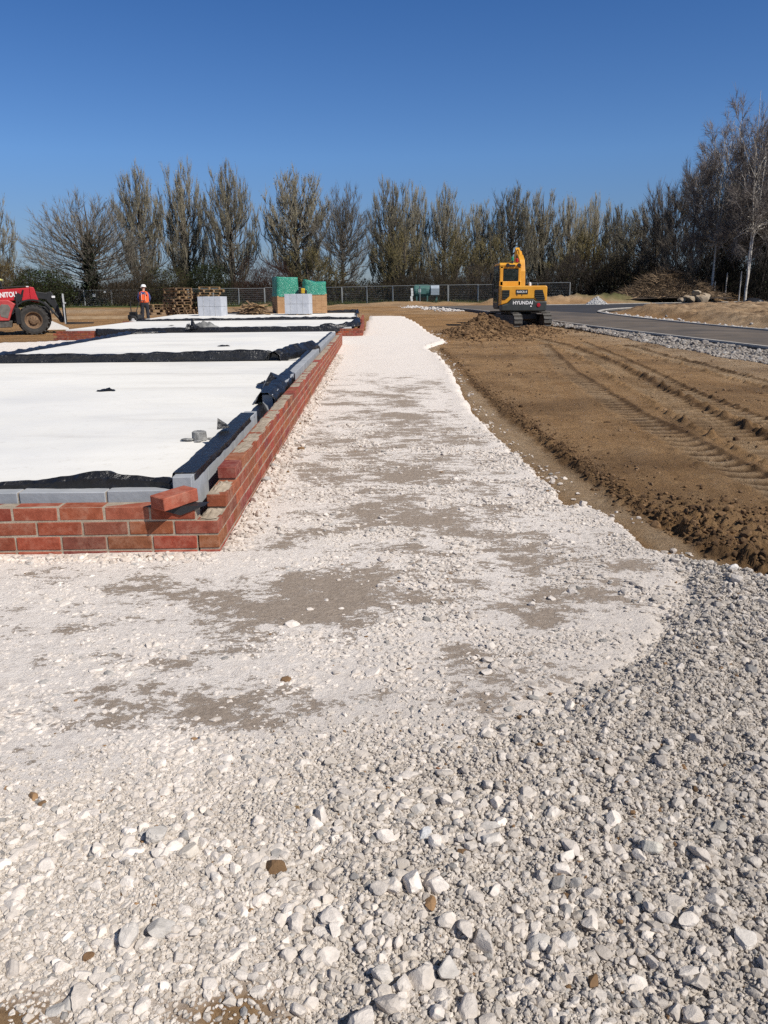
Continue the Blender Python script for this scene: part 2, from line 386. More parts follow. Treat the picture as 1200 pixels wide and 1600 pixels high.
# --- earth: one sheet out to the horizon
us = np.r_[np.linspace(-2.2, -.62, 40)[:-1], np.linspace(-.62, .05, 130)[:-1], np.linspace(.05, .52, 230)[:-1], np.linspace(.52, .62, 20), np.linspace(.62, 2.2, 40)[1:]]
ys = np.r_[geo(.35, 3, 1.01), geo(3, 26, 1.0036)[1:], geo(26, 34, 1.0065)[1:], geo(34, 130, 1.013)[1:], geo(130, 6000, 1.16)[1:]]
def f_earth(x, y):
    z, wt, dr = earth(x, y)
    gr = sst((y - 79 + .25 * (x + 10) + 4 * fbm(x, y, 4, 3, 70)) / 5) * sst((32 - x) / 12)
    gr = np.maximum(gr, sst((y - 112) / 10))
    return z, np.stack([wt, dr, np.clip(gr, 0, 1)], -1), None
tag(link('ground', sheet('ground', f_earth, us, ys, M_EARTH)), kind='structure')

# --- compacted chalk path
DAMP = [(-.42, 2.95, .42, .33, 1.), (-.15, 3.3, .4, .3, .9), (-.75, 3.1, .35, .3, .8), (.45, 3.1, .4, .4, .85), (.9, 3.3, .35, .35, .55), (-.42, 2.2, .22, .13, .8), (-.85, 2.25, .2, .12, .55),
        (.15, 4.5, .5, .6, .95), (.0, 5.6, .6, .7, .95), (.45, 5.2, .4, .6, .7), (-.25, 6.7, .5, .7, .9), (.5, 7.2, .5, .8, .75), (.1, 8.3, .7, .8, .85), (-.2, 10, .6, 1., .7), (.4, 11.2, .7, 1.1, .6),
        (-.1, 13.2, .7, 1.0, .5), (.65, 4.1, .35, .3, .7), (-.2, 1.9, .2, .1, .5), (.3, 3.75, .6, .3, .6), (-1.2, 3.35, .4, .2, .5)]
def damp_at(x, y):
    d = 0 * x
    for cx, cy, sx, sy, a in DAMP: d = np.maximum(d, a * np.exp(-(((x - cx) / sx) ** 2 + ((y - cy) / sy) ** 2) * .8))
    return np.clip(d ** .6 * .33 + .46 * fbm(x * .75, y, .42, 5, 33, .6) + .22, 0, 1)
def loose_at(x, y): return poly_sd(x, y, LOOSE) + .10 * fbm(x, y, .35, 4, 71)
def soil_at(x, y):
    """earth showing through at the foot of the photo"""
    s = np.maximum(gs(x, y, -.68, 1.08, .16, .10), np.maximum(1.0 * gs(x, y, -.27, 1.08, .13, .085), .95 * gs(x, y, -.5, .98, .35, .10)))
    return np.clip(s * 1.5 + .5 * fbm(x, y, .09, 4, 88) - .25, 0, 1)
def chalk_z(x, y):
    sdc = poly_sd(x, y, CHALK) + .06 * fbm(x, y, .5, 4, 12) + .03 * fbm(x, y, .1, 3, 13); ls = loose_at(x, y)
    edge = sst(sdc / .16)
    z = Bz(x, y) - .20 * (1 - edge) + .012 * fbm(x, y, .9, 3, 15) + .0045 * fbm(x, y, .07, 4, 16, .6) * np.clip(3 / (y + .1), .3, 1)
    z = z + .022 * np.exp(-((sdc - .14) / .11) ** 2) * np.clip(.3 + 1.3 * fbm(x, y, .25, 3, 19), 0, 1.3)
    lo = sst(ls / .22) * sst((x + 1.5) / 2.2 + .25)
    # the loose stone lies as a low shoulder beyond the arc left by the roller
    z = z + lo * (.030 + .024 * fbm(x, y, .28, 4, 17) + .026 * fbm(x, y, .055, 4, 18, .65) * sst((x + .7) / 1.2)) - .012 * np.exp(-(ls / .05) ** 2) * sst((x - .1) / .6)
    ls2 = sst(ls / .3) * (1 - sst((x + 1.5) / 2.2 + .25)); z = z + ls2 * .012 * fbm(x, y, .06, 3, 18)
    return z, sdc, ls
def f_chalk(x, y):
    z, sdc, ls = chalk_z(x, y)
    dm = damp_at(x, y) * sst((16.5 - y) / 5) * sst(-ls / .1 + .6) * sst((sdc - .05) / .3)
    dm = np.maximum(dm, .5 * sst((.12 - sdc) / .1) * sst((y - 4.6) / .4))
    gr = np.clip(sst(ls / .3) * sst((x + .8) / 1.4) + .12 * sst(ls / .4) + .7 * sst((ls + .9) / .9) * sst((x + .9) / 1.2), 0, 1) * .9 + .25 * sst((.5 - sdc) / .4) * sst((y - 3.4) / .5)
    slv = soil_at(x, y) * sst((1.6 - y) / .2)
    return z, np.stack([dm, np.clip(gr, 0, 1), slv], -1), sdc > -.22
us = np.linspace(-.82, .82, 400); ys = np.r_[geo(.45, 9, 1.0047), geo(9, 48.5, 1.008)[1:]]
tag(link('chalk_path', sheet('chalk_path', f_chalk, us, ys, M_CHALK, ofs=.8)), kind='structure')

# --- stones
def ico(sub):
    bm = bmesh.new(); bmesh.ops.create_icosphere(bm, subdivisions=sub, radius=1.)
    V = np.array([v.co[:] for v in bm.verts]); F_ = np.array([[v.index for v in f.verts] for f in bm.faces]); bm.free(); return V, F_
def stone_protos(sub, n, seed, cuts, soft=0):
    V0, F0 = ico(sub); r = np.random.default_rng(seed); out = []
    for _ in range(n):
        V = V0 * (1 + .12 * r.standard_normal((len(V0), 1)) * (.6 if sub > 1 else 1))
        for _k in range(cuts):
            d = r.standard_normal(3); d /= np.linalg.norm(d); h = r.uniform(.45, .85)
            e = V @ d - h; V = V - np.where(e > 0, e, 0)[:, None] * d * .96
        for _k in range(soft):
            A = np.zeros_like(V); c = np.zeros((len(V), 1))
            for a, b in ((0, 1), (1, 2), (2, 0)):
                np.add.at(A, F0[:, a], V[F0[:, b]]); np.add.at(c, F0[:, a], 1); np.add.at(A, F0[:, b], V[F0[:, a]]); np.add.at(c, F0[:, b], 1)
            V = .78 * V + .22 * A / c
        out.append(V)
    return out, F0
def scatter(P, size, flat, protos, F0, cols, rng, sink=.25, tilt=.5):
    """P (n,3) ground points -> vertices, faces, colours of n stones"""
    n = len(P); idx = rng.integers(0, len(protos), n); A = np.stack(protos)[idx]
    S = size[:, None] * np.stack([rng.uniform(.8, 1.35, n), rng.uniform(.65, 1., n), flat], -1) * .5
    A = A * S[:, None, :]
    yaw = rng.uniform(0, 2 * PI, n); tx = rng.normal(0, tilt, n); c, s = np.cos(tx), np.sin(tx)
    y2 = A[..., 1] * c[:, None] - A[..., 2] * s[:, None]; z2 = A[..., 1] * s[:, None] + A[..., 2] * c[:, None]
    c, s = np.cos(yaw), np.sin(yaw); x3 = A[..., 0] * c[:, None] - y2 * s[:, None]; y3 = A[..., 0] * s[:, None] + y2 * c[:, None]
    zlo = z2.min(1); zh = z2.max(1) - zlo
    V = np.stack([x3 + P[:, 0:1], y3 + P[:, 1:2], z2 - zlo[:, None] + (P[:, 2] - (sink + .26 * sst((.25 - P[:, 0]) / .9) * (P[:, 1] < 4)) * zh)[:, None]], -1)
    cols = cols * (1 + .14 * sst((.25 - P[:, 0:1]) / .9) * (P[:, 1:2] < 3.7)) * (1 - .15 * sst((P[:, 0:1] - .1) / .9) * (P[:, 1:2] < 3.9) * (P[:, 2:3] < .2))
    nv = A.shape[1]; Fa = F0[None] + (np.arange(n) * nv)[:, None, None]
    C = np.repeat(cols, nv, 0)
    return V.reshape(-1, 3), Fa.reshape(-1, 3), C
def stone_obj(name, sets, mat, sub3=False):
    V = []; Fs = []; C = []; o = 0
    for v, f, c in sets: V.append(v); Fs.append(f + o); C.append(c); o += len(v)
    sm = np.concatenate([np.full(len(f), False, bool) for v, f, c in sets]); return link(name, np_mesh(name, np.vstack(V), np.vstack(Fs), mat, cols=np.vstack(C), smooth=sm))
def stone_cols(n, rng, lo=(.44, .39, .335), hi=(.78, .71, .635), brown=.006, grey=.05):
    t = rng.beta(2.2, 1.8, n)[:, None]; c = np.array(lo) * (1 - t) + np.array(hi) * t
    k = rng.random(n); m = k < brown; c[m] = np.array((.24, .145, .075)) * rng.uniform(.7, 1.5, (m.sum(), 1))
    m = (k > 1 - grey); c[m] = np.array((.36, .34, .315)) * rng.uniform(.75, 1.4, (m.sum(), 1))
    return c * rng.uniform(.92, 1.06, (n, 1))
M_STONE = amat('crushed_stone', 50., .92, .28, .65, .004)
P42, F42 = stone_protos(2, 14, 5, 6); P12, F12 = stone_protos(1, 16, 6, 2); P162, F162 = stone_protos(3, 22, 8, 11, 1)
def rand_pts(n, y0, y1, dens, rng, w=1.05, ofs=.5):
    """random points with area density following dens(x,y) in 0..1"""
    out = []; tot = 0
    while tot < n:
        k = max(4000, n); y = np.sqrt(rng.uniform((y0 + ofs) ** 2, (y1 + ofs) ** 2, k)) - ofs; x = rng.uniform(-w, w, k) * .62 * (y + ofs)
        keep = rng.random(k) < dens(x, y); out.append(np.stack([x[keep], y[keep]], -1)); tot += keep.sum()
        if len(out) > 60: break
    return np.vstack(out)[:n]
def with_z(xy): return np.c_[xy, chalk_z(xy[:, 0], xy[:, 1])[0]]
def clear_wall(x, y): return np.where((y > 3.70) & (x < -.78 - .0143 * (y - 3.7)), 0., 1.)
def d_loose(x, y):
    ls = loose_at(x, y); g = np.where(x > .35, sst(ls / .22 + .25), sst(ls / .22 + .25) * sst((x + .3) / .65) + (1 - sst((x + .3) / .65)) * sst(ls / .7 + .5)); return g * (1 - .85 * soil_at(x, y) * (y < 1.6)) * np.where(poly_sd(x, y, CHALK) > -.08, 1, 0)
r_ = np.random.default_rng(101)
sets = []
# big cobbles: thick at the foot of the picture, scattered to the right
def d_big(x, y): return d_loose(x, y) * np.clip(.14 + .8 * sst((1.9 - y) / .5) * sst((1.0 - x) / 1.3) + .7 * fbm(x, y, .35, 3, 140), .03, 1)
xy = rand_pts(1350, .8, 3.7, d_big, r_, 1.5); n = len(xy)
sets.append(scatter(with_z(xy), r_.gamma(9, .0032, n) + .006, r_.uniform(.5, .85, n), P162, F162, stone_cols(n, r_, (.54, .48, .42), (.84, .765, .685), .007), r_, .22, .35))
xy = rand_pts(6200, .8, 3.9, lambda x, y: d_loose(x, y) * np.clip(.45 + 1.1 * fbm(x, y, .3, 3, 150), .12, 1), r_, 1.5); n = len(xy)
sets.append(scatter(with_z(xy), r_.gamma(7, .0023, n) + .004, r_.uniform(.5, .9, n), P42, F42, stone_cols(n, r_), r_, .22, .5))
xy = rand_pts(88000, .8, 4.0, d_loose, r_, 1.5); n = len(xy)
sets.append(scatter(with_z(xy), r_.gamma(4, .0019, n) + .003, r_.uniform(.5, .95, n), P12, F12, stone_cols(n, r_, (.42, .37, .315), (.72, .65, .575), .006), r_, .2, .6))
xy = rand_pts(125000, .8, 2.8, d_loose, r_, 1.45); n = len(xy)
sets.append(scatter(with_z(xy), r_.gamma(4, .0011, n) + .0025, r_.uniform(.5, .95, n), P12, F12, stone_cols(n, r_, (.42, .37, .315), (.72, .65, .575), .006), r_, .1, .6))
g_ = tag(stone_obj('gravel', sets, M_STONE, True), 'loose bank of pale crushed stone and cobbles in the foreground', 'gravel', kind='stuff')

# flat chips lying over the rolled path
sets = []
def d_chip(x, y):
    ls = loose_at(x, y); dm = damp_at(x, y); sdc = poly_sd(x, y, CHALK)
    t = (1 - .96 * sst((dm - .28) / .22)) * sst(-ls / .25 + .9) * sst(sdc / .08) * clear_wall(x, y) * (1 - .72 * sst((-.25 - x) / .5) * sst((y - 2.0) / .5)) * np.clip(.35 + 1.7 * fbm(x, y, .4, 4, 160), .05, 1)
    return np.clip(t, 0, 1)
xy = rand_pts(17000, 1.4, 7.5, d_chip, r_, 1.1); n = len(xy)
sets.append(scatter(with_z(xy), r_.gamma(4, .0028, n) + .005, r_.uniform(.3, .6, n), P12, F12, stone_cols(n, r_, (.56, .495, .43), (.78, .71, .64), .004, .05), r_, .35, .25))
xy = rand_pts(1300, 1.4, 8., lambda x, y: d_chip(x, y) * np.clip(.1 + 1.6 * fbm(x, y, .5, 3, 170), .03, 1), r_, 1.1); n = len(xy)
sets.append(scatter(with_z(xy), r_.gamma(7, .0034, n) + .008, r_.uniform(.35, .65, n), P42, F42, stone_cols(n, r_, (.56, .495, .43), (.78, .71, .64), .004, .06), r_, .35, .25))
# white lumps spilled along the ragged right-hand edge and along the foot of the brickwork
def d_edge(x, y):
    sdc = poly_sd(x, y, CHALK); return np.exp(-((sdc - .03) / .12) ** 2) * sst((y - 3.5) / .3) * (x > .3) * np.clip(.3 + 1.5 * fbm(x, y, .8, 3, 180), .03, 1)
y = r_.uniform(3.4, 34, 40000); x = r_.uniform(.3, 2.6, 40000); k = r_.random(40000) < d_edge(x, y) * np.clip(5 / y, .18, 1); xy = np.c_[x[k], y[k]]; n = len(xy)
zz_ = np.maximum(with_z(xy)[:, 2], earth(xy[:, 0], xy[:, 1])[0]); sets.append(scatter(np.c_[xy, zz_], np.minimum(r_.gamma(2.2, .0085, n) + .008, .075), r_.uniform(.4, .7, n), P42, F42, stone_cols(n, r_, (.50, .43, .36), (.76, .68, .60), .01, .08), r_, .25, .4))
t = r_.uniform(0, 14, 2600); xy = np.c_[-.80 - .0143 * t + np.abs(r_.normal(0, .06, 2600)) , 3.79 + t]
t = r_.uniform(-4, 0, 1500); xy = np.vstack([xy, np.c_[-.84 + t, 3.75 + t * .0143 - np.abs(r_.normal(0, .05, 1500))]]); n = len(xy)
sets.append(scatter(with_z(xy), r_.gamma(4, .0055, n) + .008, r_.uniform(.5, .85, n), P42, F42, stone_cols(n, r_, (.54, .46, .39), (.76, .68, .60), .004, .04), r_, .3, .4))
tag(stone_obj('stone_chips', sets, M_STONE), 'flat white limestone chips strewn over the rolled chalk path', 'stone chips', kind='stuff')

# soil crumbs on the berm and the spoil heaps
M_CLOD = amat('soil_crumbs', 30., .95, .4, .6, .006)
def ez(xy): return np.c_[xy, earth(xy[:, 0], xy[:, 1])[0]]
sets = []; y = np.exp(r_.uniform(math.log(3.2), math.log(21), 5200)); bx = np.interp(-y, [-p[1] for p in BERM[:8]], [p[0] for p in BERM[:8]])
x = bx + r_.normal(.0, .05, 5200) + np.abs(r_.normal(0, .12, 5200)) * (r_.random(5200) < .3); xy = np.c_[x, y]; n = len(xy)
soilc = lambda n, a=(.075, .042, .02), b=(.25, .15, .075): np.array(a) + (np.array(b) - np.array(a)) * r_.random((n, 1)) ** 1.3
xy = xy[poly_sd(xy[:, 0], xy[:, 1], CHALK) < -.12]; n = len(xy)
sets.append(scatter(ez(xy), np.clip(r_.gamma(2., .0065, n), .005, .06) , r_.uniform(.55, .95, n), P42, F42, soilc(n), r_, .3, .5))
xy = np.c_[r_.normal(2.0, .20, 650), r_.normal(4.4, .42, 650)]; xy = xy[(poly_sd(xy[:, 0], xy[:, 1], CHALK) < -.12)]; n = len(xy)
sets.append(scatter(ez(xy), np.clip(r_.gamma(2., .010, n), .006, .085), r_.uniform(.55, .95, n), P42, F42, soilc(n), r_, .3, .5))
xy = np.vstack([np.c_[r_.normal(3.4, .75, 2300), r_.normal(27.3, 1.4, 2300)], np.c_[r_.normal(5.5, .55, 450), r_.normal(29.5, .6, 450)], np.c_[r_.normal(2.3, .4, 350), r_.normal(25.8, 1., 350)]])
xy = xy[poly_sd(xy[:, 0], xy[:, 1], CHALK) < -.1]; n = len(xy)
sets.append(scatter(ez(xy), r_.gamma(2.2, .020, n) + .015, r_.uniform(.6, .95, n), P42, F42, soilc(n, (.09, .05, .024), (.30, .185, .095)), r_, .35, .5))
xy = np.c_[r_.uniform(1.8, 8, 5200), np.exp(r_.uniform(math.log(4), math.log(30), 5200))]; k = r_.random(5200) < np.clip(.2 + 1.6 * fbm(xy[:, 0], xy[:, 1], .7, 3, 190), .02, 1); xy = xy[k]; n = len(xy)
sets.append(scatter(ez(xy), np.clip(r_.gamma(2.5, .007, n), .006, .06) + .0012 * xy[:, 1], r_.uniform(.5, .9, n), P12, F12, soilc(n, (.10, .058, .03), (.34, .22, .125)), r_, .35, .4))
tag(stone_obj('soil_crumbs', sets, M_CLOD), 'dark brown crumbs and clods of churned soil beside the path', 'soil', kind='stuff')

# grey stone verge below the kerb, and the white spill past the far kerb
sets = []; y = np.exp(r_.uniform(math.log(8), math.log(40), 22000)); rl = np.interp(y, road_l[:, 1], road_l[:, 0]); wv = .55 + .75 * sst((30 - y) / 14) + .25 * fbm(y, y * 0, 1.5, 3, 5)
x = rl - .16 - wv * r_.random(22000) ** .8; xy = np.c_[x, y]; n = len(xy); p = ez(xy); p[:, 2] += .14 * np.exp(-((rl - x - .45) / .38) ** 2) * np.clip(.6 + .9 * fbm(x, y, .6, 3, 4), 0, 1.4) - .015
sets.append(scatter(p, r_.gamma(4, .011, n) + .015, r_.uniform(.55, .9, n), P42, F42, stone_cols(n, r_, (.21, .185, .16), (.46, .41, .36), .02, .2), r_, .2, .5))
y = r_.uniform(18, 52, 4600); rr = np.interp(y, road_r[:, 1], road_r[:, 0]); x = rr + .25 + np.abs(r_.normal(0, .45, 4600)); xy = np.c_[x, y]; xy = xy[poly_sd(x, y, ROADPOLY) < -.15]; n = len(xy)
sets.append(scatter(ez(xy), r_.gamma(5, .015, n) + .03, r_.uniform(.55, .9, n), P12, F12, stone_cols(n, r_, (.42, .40, .38), (.72, .68, .64), .01, .1), r_, .2, .5))
xy = np.c_[r_.uniform(2.2, 6.5, 900), 0 * np.zeros(900)]; xy[:, 1] = np.interp(-xy[:, 0], -road_l[::-1][:, 0][::-1], road_l[:, 1]) if False else r_.uniform(56, 70, 900)
xy[:, 0] = np.interp(xy[:, 1], road_l[:, 1], road_l[:, 0]) - .3 - np.abs(r_.normal(0, .7, 900)); n = len(xy)
sets.append(scatter(ez(xy), r_.gamma(5, .02, n) + .03, r_.uniform(.5, .9, n), P12, F12, stone_cols(n, r_, (.5, .47, .44), (.78, .73, .68), .01, .1), r_, .2, .5))
tag(stone_obj('verge_stone', sets, M_STONE), 'grey crushed stone verge heaped below the pale road kerb', 'gravel', kind='stuff')

# --- individual stones one can point to
def one_stone(px, py, size, flat, label, c, seed, yaw=0., sub=4):
    Pn, Fn = stone_protos(sub, 1, seed, 10, 3); V = Pn[0] * np.array([.62, .46, .5 * flat]) * size
    rx = Matrix.Rotation(yaw, 3, 'Z'); V = np.array([(rx @ Vector(v))[:] for v in V]); V[:, 2] -= V[:, 2].min()
    p = at(px, py, 0.); z = float(chalk_z(np.array([p.x]), np.array([p.y]))[0][0])
    o = link('cobble', np_mesh('cobble', V, Fn, M_STONE, cols=np.tile(np.array(c), (len(V), 1))))
    o.location = (p.x, p.y, z - .18 * size * flat); return tag(o, label, 'stone', 'larger stones lying in the gravel')
W1, W2, BR = (.66, .61, .55), (.58, .54, .49), (.23, .135, .07)
for a in [(768, 1312, .052, .75, 'rounded white cobble of a touching pair, upper one by the middle of the gravel', W1, 31, .3),
          (768, 1338, .048, .7, 'white cobble tucked right under another white cobble in mid gravel', W1, 32, .1),
          (662, 1322, .042, .7, 'bluish pale angular stone left of the paired white cobbles', (.60, .60, .60), 33, 1.),
          (652, 1283, .034, .9, 'small round white stone above the bluish angular one', W1, 34, .4),
          (1012, 1352, .046, .8, 'speckled pale round cobble sitting alone on the right grit', (.64, .60, .52), 35, -.4),
          (1125, 1310, .050, .6, 'flat grey angular stone near the right edge of the gravel', (.42, .39, .35), 36, -.2),
          (253, 1478, .052, .85, 'broad two tone grey and white cobble at lower left', W2, 37, .6),
          (205, 1490, .044, 1.1, 'upright white stone with dark hollow beside it at lower left', W1, 38, 1.4),
          (890, 1492, .042, 1.0, 'tall egg shaped pale stone at lower right of centre', W1, 39, 1.5),
          (842, 1497, .046, .9, 'grey rough cobble left of the tall egg shaped stone', W2, 40, .3),
          (700, 1545, .052, .9, 'large blocky cobble near the bottom edge, right of centre', W2, 41, .8),
          (600, 1548, .046, .8, 'pale cobble near the bottom edge left of the blocky one', W1, 42, .2),
          (302, 1352, .050, .7, 'angular cream stone standing proud among flat chips at left', (.68, .61, .52), 43, .5),
          (248, 1325, .056, .8, 'large buried grey cobble on the left below the damp patches', W2, 44, 1.2),
          (685, 1211, .016, .9, 'reddish brown pebble on the edge of the loose gravel', (.27, .12, .06), 45, 0.),
          (465, 1279, .021, .7, 'ochre brown pebble lying alone left of the gravel', (.30, .19, .09), 46, .4),
          (140, 1511, .022, .6, 'dark brown flat pebble near the bottom left corner', BR, 47, .2),
          (1158, 1492, .048, .8, 'pale squat cobble close to the lower right border', W1, 48, .9),
          (440, 1160, .034, .45, 'flat pale slab of limestone on the rolled path below the damp patches', W1, 49, .1),
          (1148, 900, .055, .9, 'bright white block on the shoulder of the path by the brown soil', (.72, .68, .64), 50, .3)]:
    one_stone(*a)

# --- roads and kerbs
def asphalt_mat(name, a, b_, dust=.1):
    m, nt, b = new_mat(name); v = gvec(nt); f = nt.noise(v, .5, 6, .65); g = nt.noise(v, 60, 4, .7)
    x = nt.ramp(f, [(.3, a), (.55, b_), (.75, tuple(q * 1.7 for q in b_))]); x = nt.mix(.5, x, nt.ramp(g, [(.3, (.6, .6, .6)), (.65, (1, 1, 1))]), 'MULTIPLY')
    x = nt.mix(nt.math('MULTIPLY', nt.ramp(nt.noise(v, .33, 8, .72), [(.42, (0, 0, 0)), (.66, (1, 1, 1))]), dust), x, (.21, .16, .11)); nt.link(x, b.inputs['Base Color']); b.inputs['Roughness'].default_value = .82; bump(nt, b, g, .4, .006); return m
M_ASPH, M_ASPH2 = asphalt_mat('worn_asphalt', (.055, .046, .037), (.105, .085, .066), .55), asphalt_mat('fresh_asphalt', (.018, .018, .02), (.03, .03, .033))
def ribbon(name, A, Bq, dz, mat, nc=8):
    V = []; n = len(A)
    for i in range(n):
        for k in range(nc + 1):
            t = k / nc; x = A[i][0] * (1 - t) + Bq[i][0] * t; y = A[i][1] * (1 - t) + Bq[i][1] * t; V.append((x, y, float(Bz(np.array(x), np.array(y))) + dz + .03 * math.sin(PI * t)))
    F_ = [(i * (nc + 1) + k, i * (nc + 1) + k + 1, (i + 1) * (nc + 1) + k + 1, (i + 1) * (nc + 1) + k) for i in range(n - 1) for k in range(nc)]
    return tag(link(name, np_mesh(name, V, F_, mat, smooth=True)), kind='structure')
ribbon('road', road_l, road_r, .060, M_ASPH)
ribbon('side_road', br_f, br_n, .066, M_ASPH2)
M_KERB = pmat('kerb_concrete', (.50, .47, .42), (.33, .31, .28), 4., .85, bs=.3, bd=.004, world=True)
M_KERBD = pmat('kerb_haunch_shade', (.10, .095, .09), (.05, .047, .045), 5., .9, bs=.5, bd=.01, world=True)  # haunch coloured dark to stand for shade on the kerb's outer face
def kerb(name, P, side, w=.10, top=.10, bot=-.16):
    V = []; F_ = []; mi = []; n = len(P)
    for i in range(n):
        t = P[min(i + 1, n - 1)] - P[max(i - 1, 0)]; t = t / np.hypot(*t); nn = np.array([t[1], -t[0]]) * side
        z = float(Bz(P[i][0], P[i][1]))
        for a, h in ((0, top - .06), (0, top), (w, top), (w, top - .05), (w + .05, top - .055), (w + .05, bot)):
            V.append((*(P[i] + nn * a), z + h))
    for i in range(n - 1):
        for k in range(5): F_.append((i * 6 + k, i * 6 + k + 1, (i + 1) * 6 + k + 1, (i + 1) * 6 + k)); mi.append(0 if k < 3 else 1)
    return tag(link(name, np_mesh(name, V, F_, [M_KERB, M_KERBD], mi)), kind='structure')
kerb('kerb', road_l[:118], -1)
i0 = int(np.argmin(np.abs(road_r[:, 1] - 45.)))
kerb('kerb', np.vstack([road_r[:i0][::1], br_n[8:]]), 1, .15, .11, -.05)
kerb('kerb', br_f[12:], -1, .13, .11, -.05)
# ================================================================== house plots
ANG = .0143; OX, OY = -.82, 3.79
def Wp(a, b, z=0.): return Vector((OX + a * math.cos(ANG) - b * math.sin(ANG), OY + a * math.sin(ANG) + b * math.cos(ANG), z))
WM = Matrix.Translation((OX, OY, 0)) @ Matrix.Rotation(ANG, 4, 'Z')
WI = WM.inverted()
def brick_mat():
    m, nt, b = new_mat('red_brick'); a = nt('ShaderNodeAttribute', attribute_name='Col').outputs[0]; v = gvec(nt)
    f = nt.noise(v, 18, 6, .7); g = nt.noise(v, 120, 4, .7)
    x = nt.mix(1., a, nt.ramp(f, [(.3, (.62, .58, .56)), (.55, (1, 1, 1)), (.72, (1.0, 1.0, 1.0))]), 'MULTIPLY')
    x = nt.mix(nt.math('MULTIPLY', nt.ramp(nt.noise(v, 9, 5, .75), [(.48, (0, 0, 0)), (.72, (1, 1, 1))]), .5), x, (.36, .235, .17))
    nt.link(x, b.inputs['Base Color']); b.inputs['Roughness'].default_value = .85; b.inputs['Specular IOR Level'].default_value = .25
    bump(nt, b, nt.math('ADD', g, nt.math('MULTIPLY', f, 1.5)), .45, .004); return m
M_BRICK = brick_mat()
M_MORTAR = pmat('mortar', (.42, .35, .27), (.28, .225, .165), 14., .95, bs=.7, bd=.006, world=True, spec=.1)
M_BLOCK = pmat('concrete_block', (.37, .385, .405), (.28, .295, .315), 5., .92, bs=.5, bd=.004, c3=(.44, .45, .46), world=True, spec=.15)
def slab_mat():
    m, nt, b = new_mat('fresh_concrete'); v = gvec(nt)
    f = nt.noise(nt('ShaderNodeMapping', {'Vector': v, 'Scale': (.35, 1.2, 1)}).outputs[0], 1.1, 6, .62, .6); g = nt.noise(v, 14, 5, .7)
    x = nt.ramp(f, [(.28, (.62, .60, .56)), (.44, (.78, .76, .705)), (.7, (.84, .82, .765))])
    x = nt.mix(nt.math('MULTIPLY', nt.ramp(g, [(.57, (0, 0, 0)), (.70, (1, 1, 1))]), .4), x, (.50, .46, .40))
    x = nt.mix(nt.math('MULTIPLY', nt.ramp(nt.noise(v, .45, 4, .6), [(.45, (0, 0, 0)), (.7, (1, 1, 1))]), .6), x, (.62, .625, .63))
    nt.link(x, b.inputs['Base Color']); b.inputs['Roughness'].default_value = .8; b.inputs['Specular IOR Level'].default_value = .2
    bump(nt, b, nt.math('ADD', g, nt.noise(v, 3., 3, .5)), .25, .006); return m
M_SLAB = slab_mat()
def dpm_mat():
    m, nt, b = new_mat('black_polythene'); v = gvec(nt)
    f = nt.noise(v, 26, 5, .65); nt.link(nt.ramp(nt.noise(v, 7, 6, .75), [(.35, (.008, .008, .009)), (.6, (.014, .014, .016)), (.74, (.06, .057, .053))]), b.inputs['Base Color'])
    nt.link(nt.math('MULTIPLY_ADD', f, .338, .16, clamp=True), b.inputs['Roughness']); b.inputs['Specular IOR Level'].default_value = .55
    bump(nt, b, nt.math('ADD', f, nt.math('MULTIPLY', nt.noise(v, 8, 3, .5, 1.2), 2.)), .6, .02); return m
M_DPM = dpm_mat()
M_FOAM = pmat('insulation_board', (.74, .70, .40), (.62, .58, .33), 6., .8, world=True)
brick_tone = lambda: tuple(q * random.uniform(.78, 1.12) for q in random.choice([(.315, .082, .043), (.335, .092, .047), (.295, .075, .042), (.27, .072, .046), (.35, .105, .052), (.25, .060, .040)]))

def course(mb, a0, b0, da, db, length, z, start=0., miss=()):
    """stretchers from (a0,b0) heading (da,db); the face lies to the outside"""
    L = math.hypot(da, db); da /= L; db /= L; s = start; i = 0
    while s < length - .02:
        l = min(.215, length - s)
        if i not in miss and l > .03:
            mb.cur = brick_tone(); ang = math.atan2(db, da)
            # inward normal (thickness 0.1025 inside)
            c = (a0 + da * (s + l / 2), b0 + db * (s + l / 2))
            inn = (-db, da)
            j = random.uniform(-.0018, .0018)
            mb.box((c[0] + inn[0] * (.0512 + j), c[1] + inn[1] * (.0512 + j), z + .0325 + random.uniform(-.0012, .0012)), (l, .1025, .065), 0, rot=(random.uniform(-.006, .006), random.uniform(-.004, .004), ang + random.uniform(-.004, .004)), ch=.0035, jit=.0008, M=WM)
        s += l + .010; i += 1
def mortar_run(mb, a0, b0, da, db, s0, s1, z0, z1, inset=.0035):
    L = math.hypot(da, db); da /= L; db /= L; ang = math.atan2(db, da); inn = (-db, da); l = s1 - s0; m = (s0 + s1) / 2
    mb.cur = (.4, .33, .26)
    mb.box((a0 + da * m + inn[0] * .051, b0 + db * m + inn[1] * .051, (z0 + z1) / 2), (l, .1025 - 2 * inset, z1 - z0), 1, rot=(0, 0, ang), M=WM)
def smear(mb, a, b, z, sa, sb, seed, h=.014):
    """rough bed of mortar left on top of a brick"""
    n = 9; vs = []; fs = []
    for i in range(n):
        for j in range(n):
            u, v = i / (n - 1) - .5, j / (n - 1) - .5; e = sst(np.array((.5 - max(abs(u), abs(v))) / .2))
            vs.append((a + u * sa * (1 + .08 * math.sin(9 * v + seed)), b + v * sb * (1 + .08 * math.sin(8 * u + seed)), z - .003 + float(e) * h * (.75 + .6 * float(pn(np.array(u * 5 + seed), np.array(v * 9), 3)))))
    for i in range(n - 1):
        for j in range(n - 1): fs.append((i * n + j, (i + 1) * n + j, (i + 1) * n + j + 1, i * n + j + 1))
    mb.cur = (.4, .33, .26); mb.add(vs, fs, 1, WM)

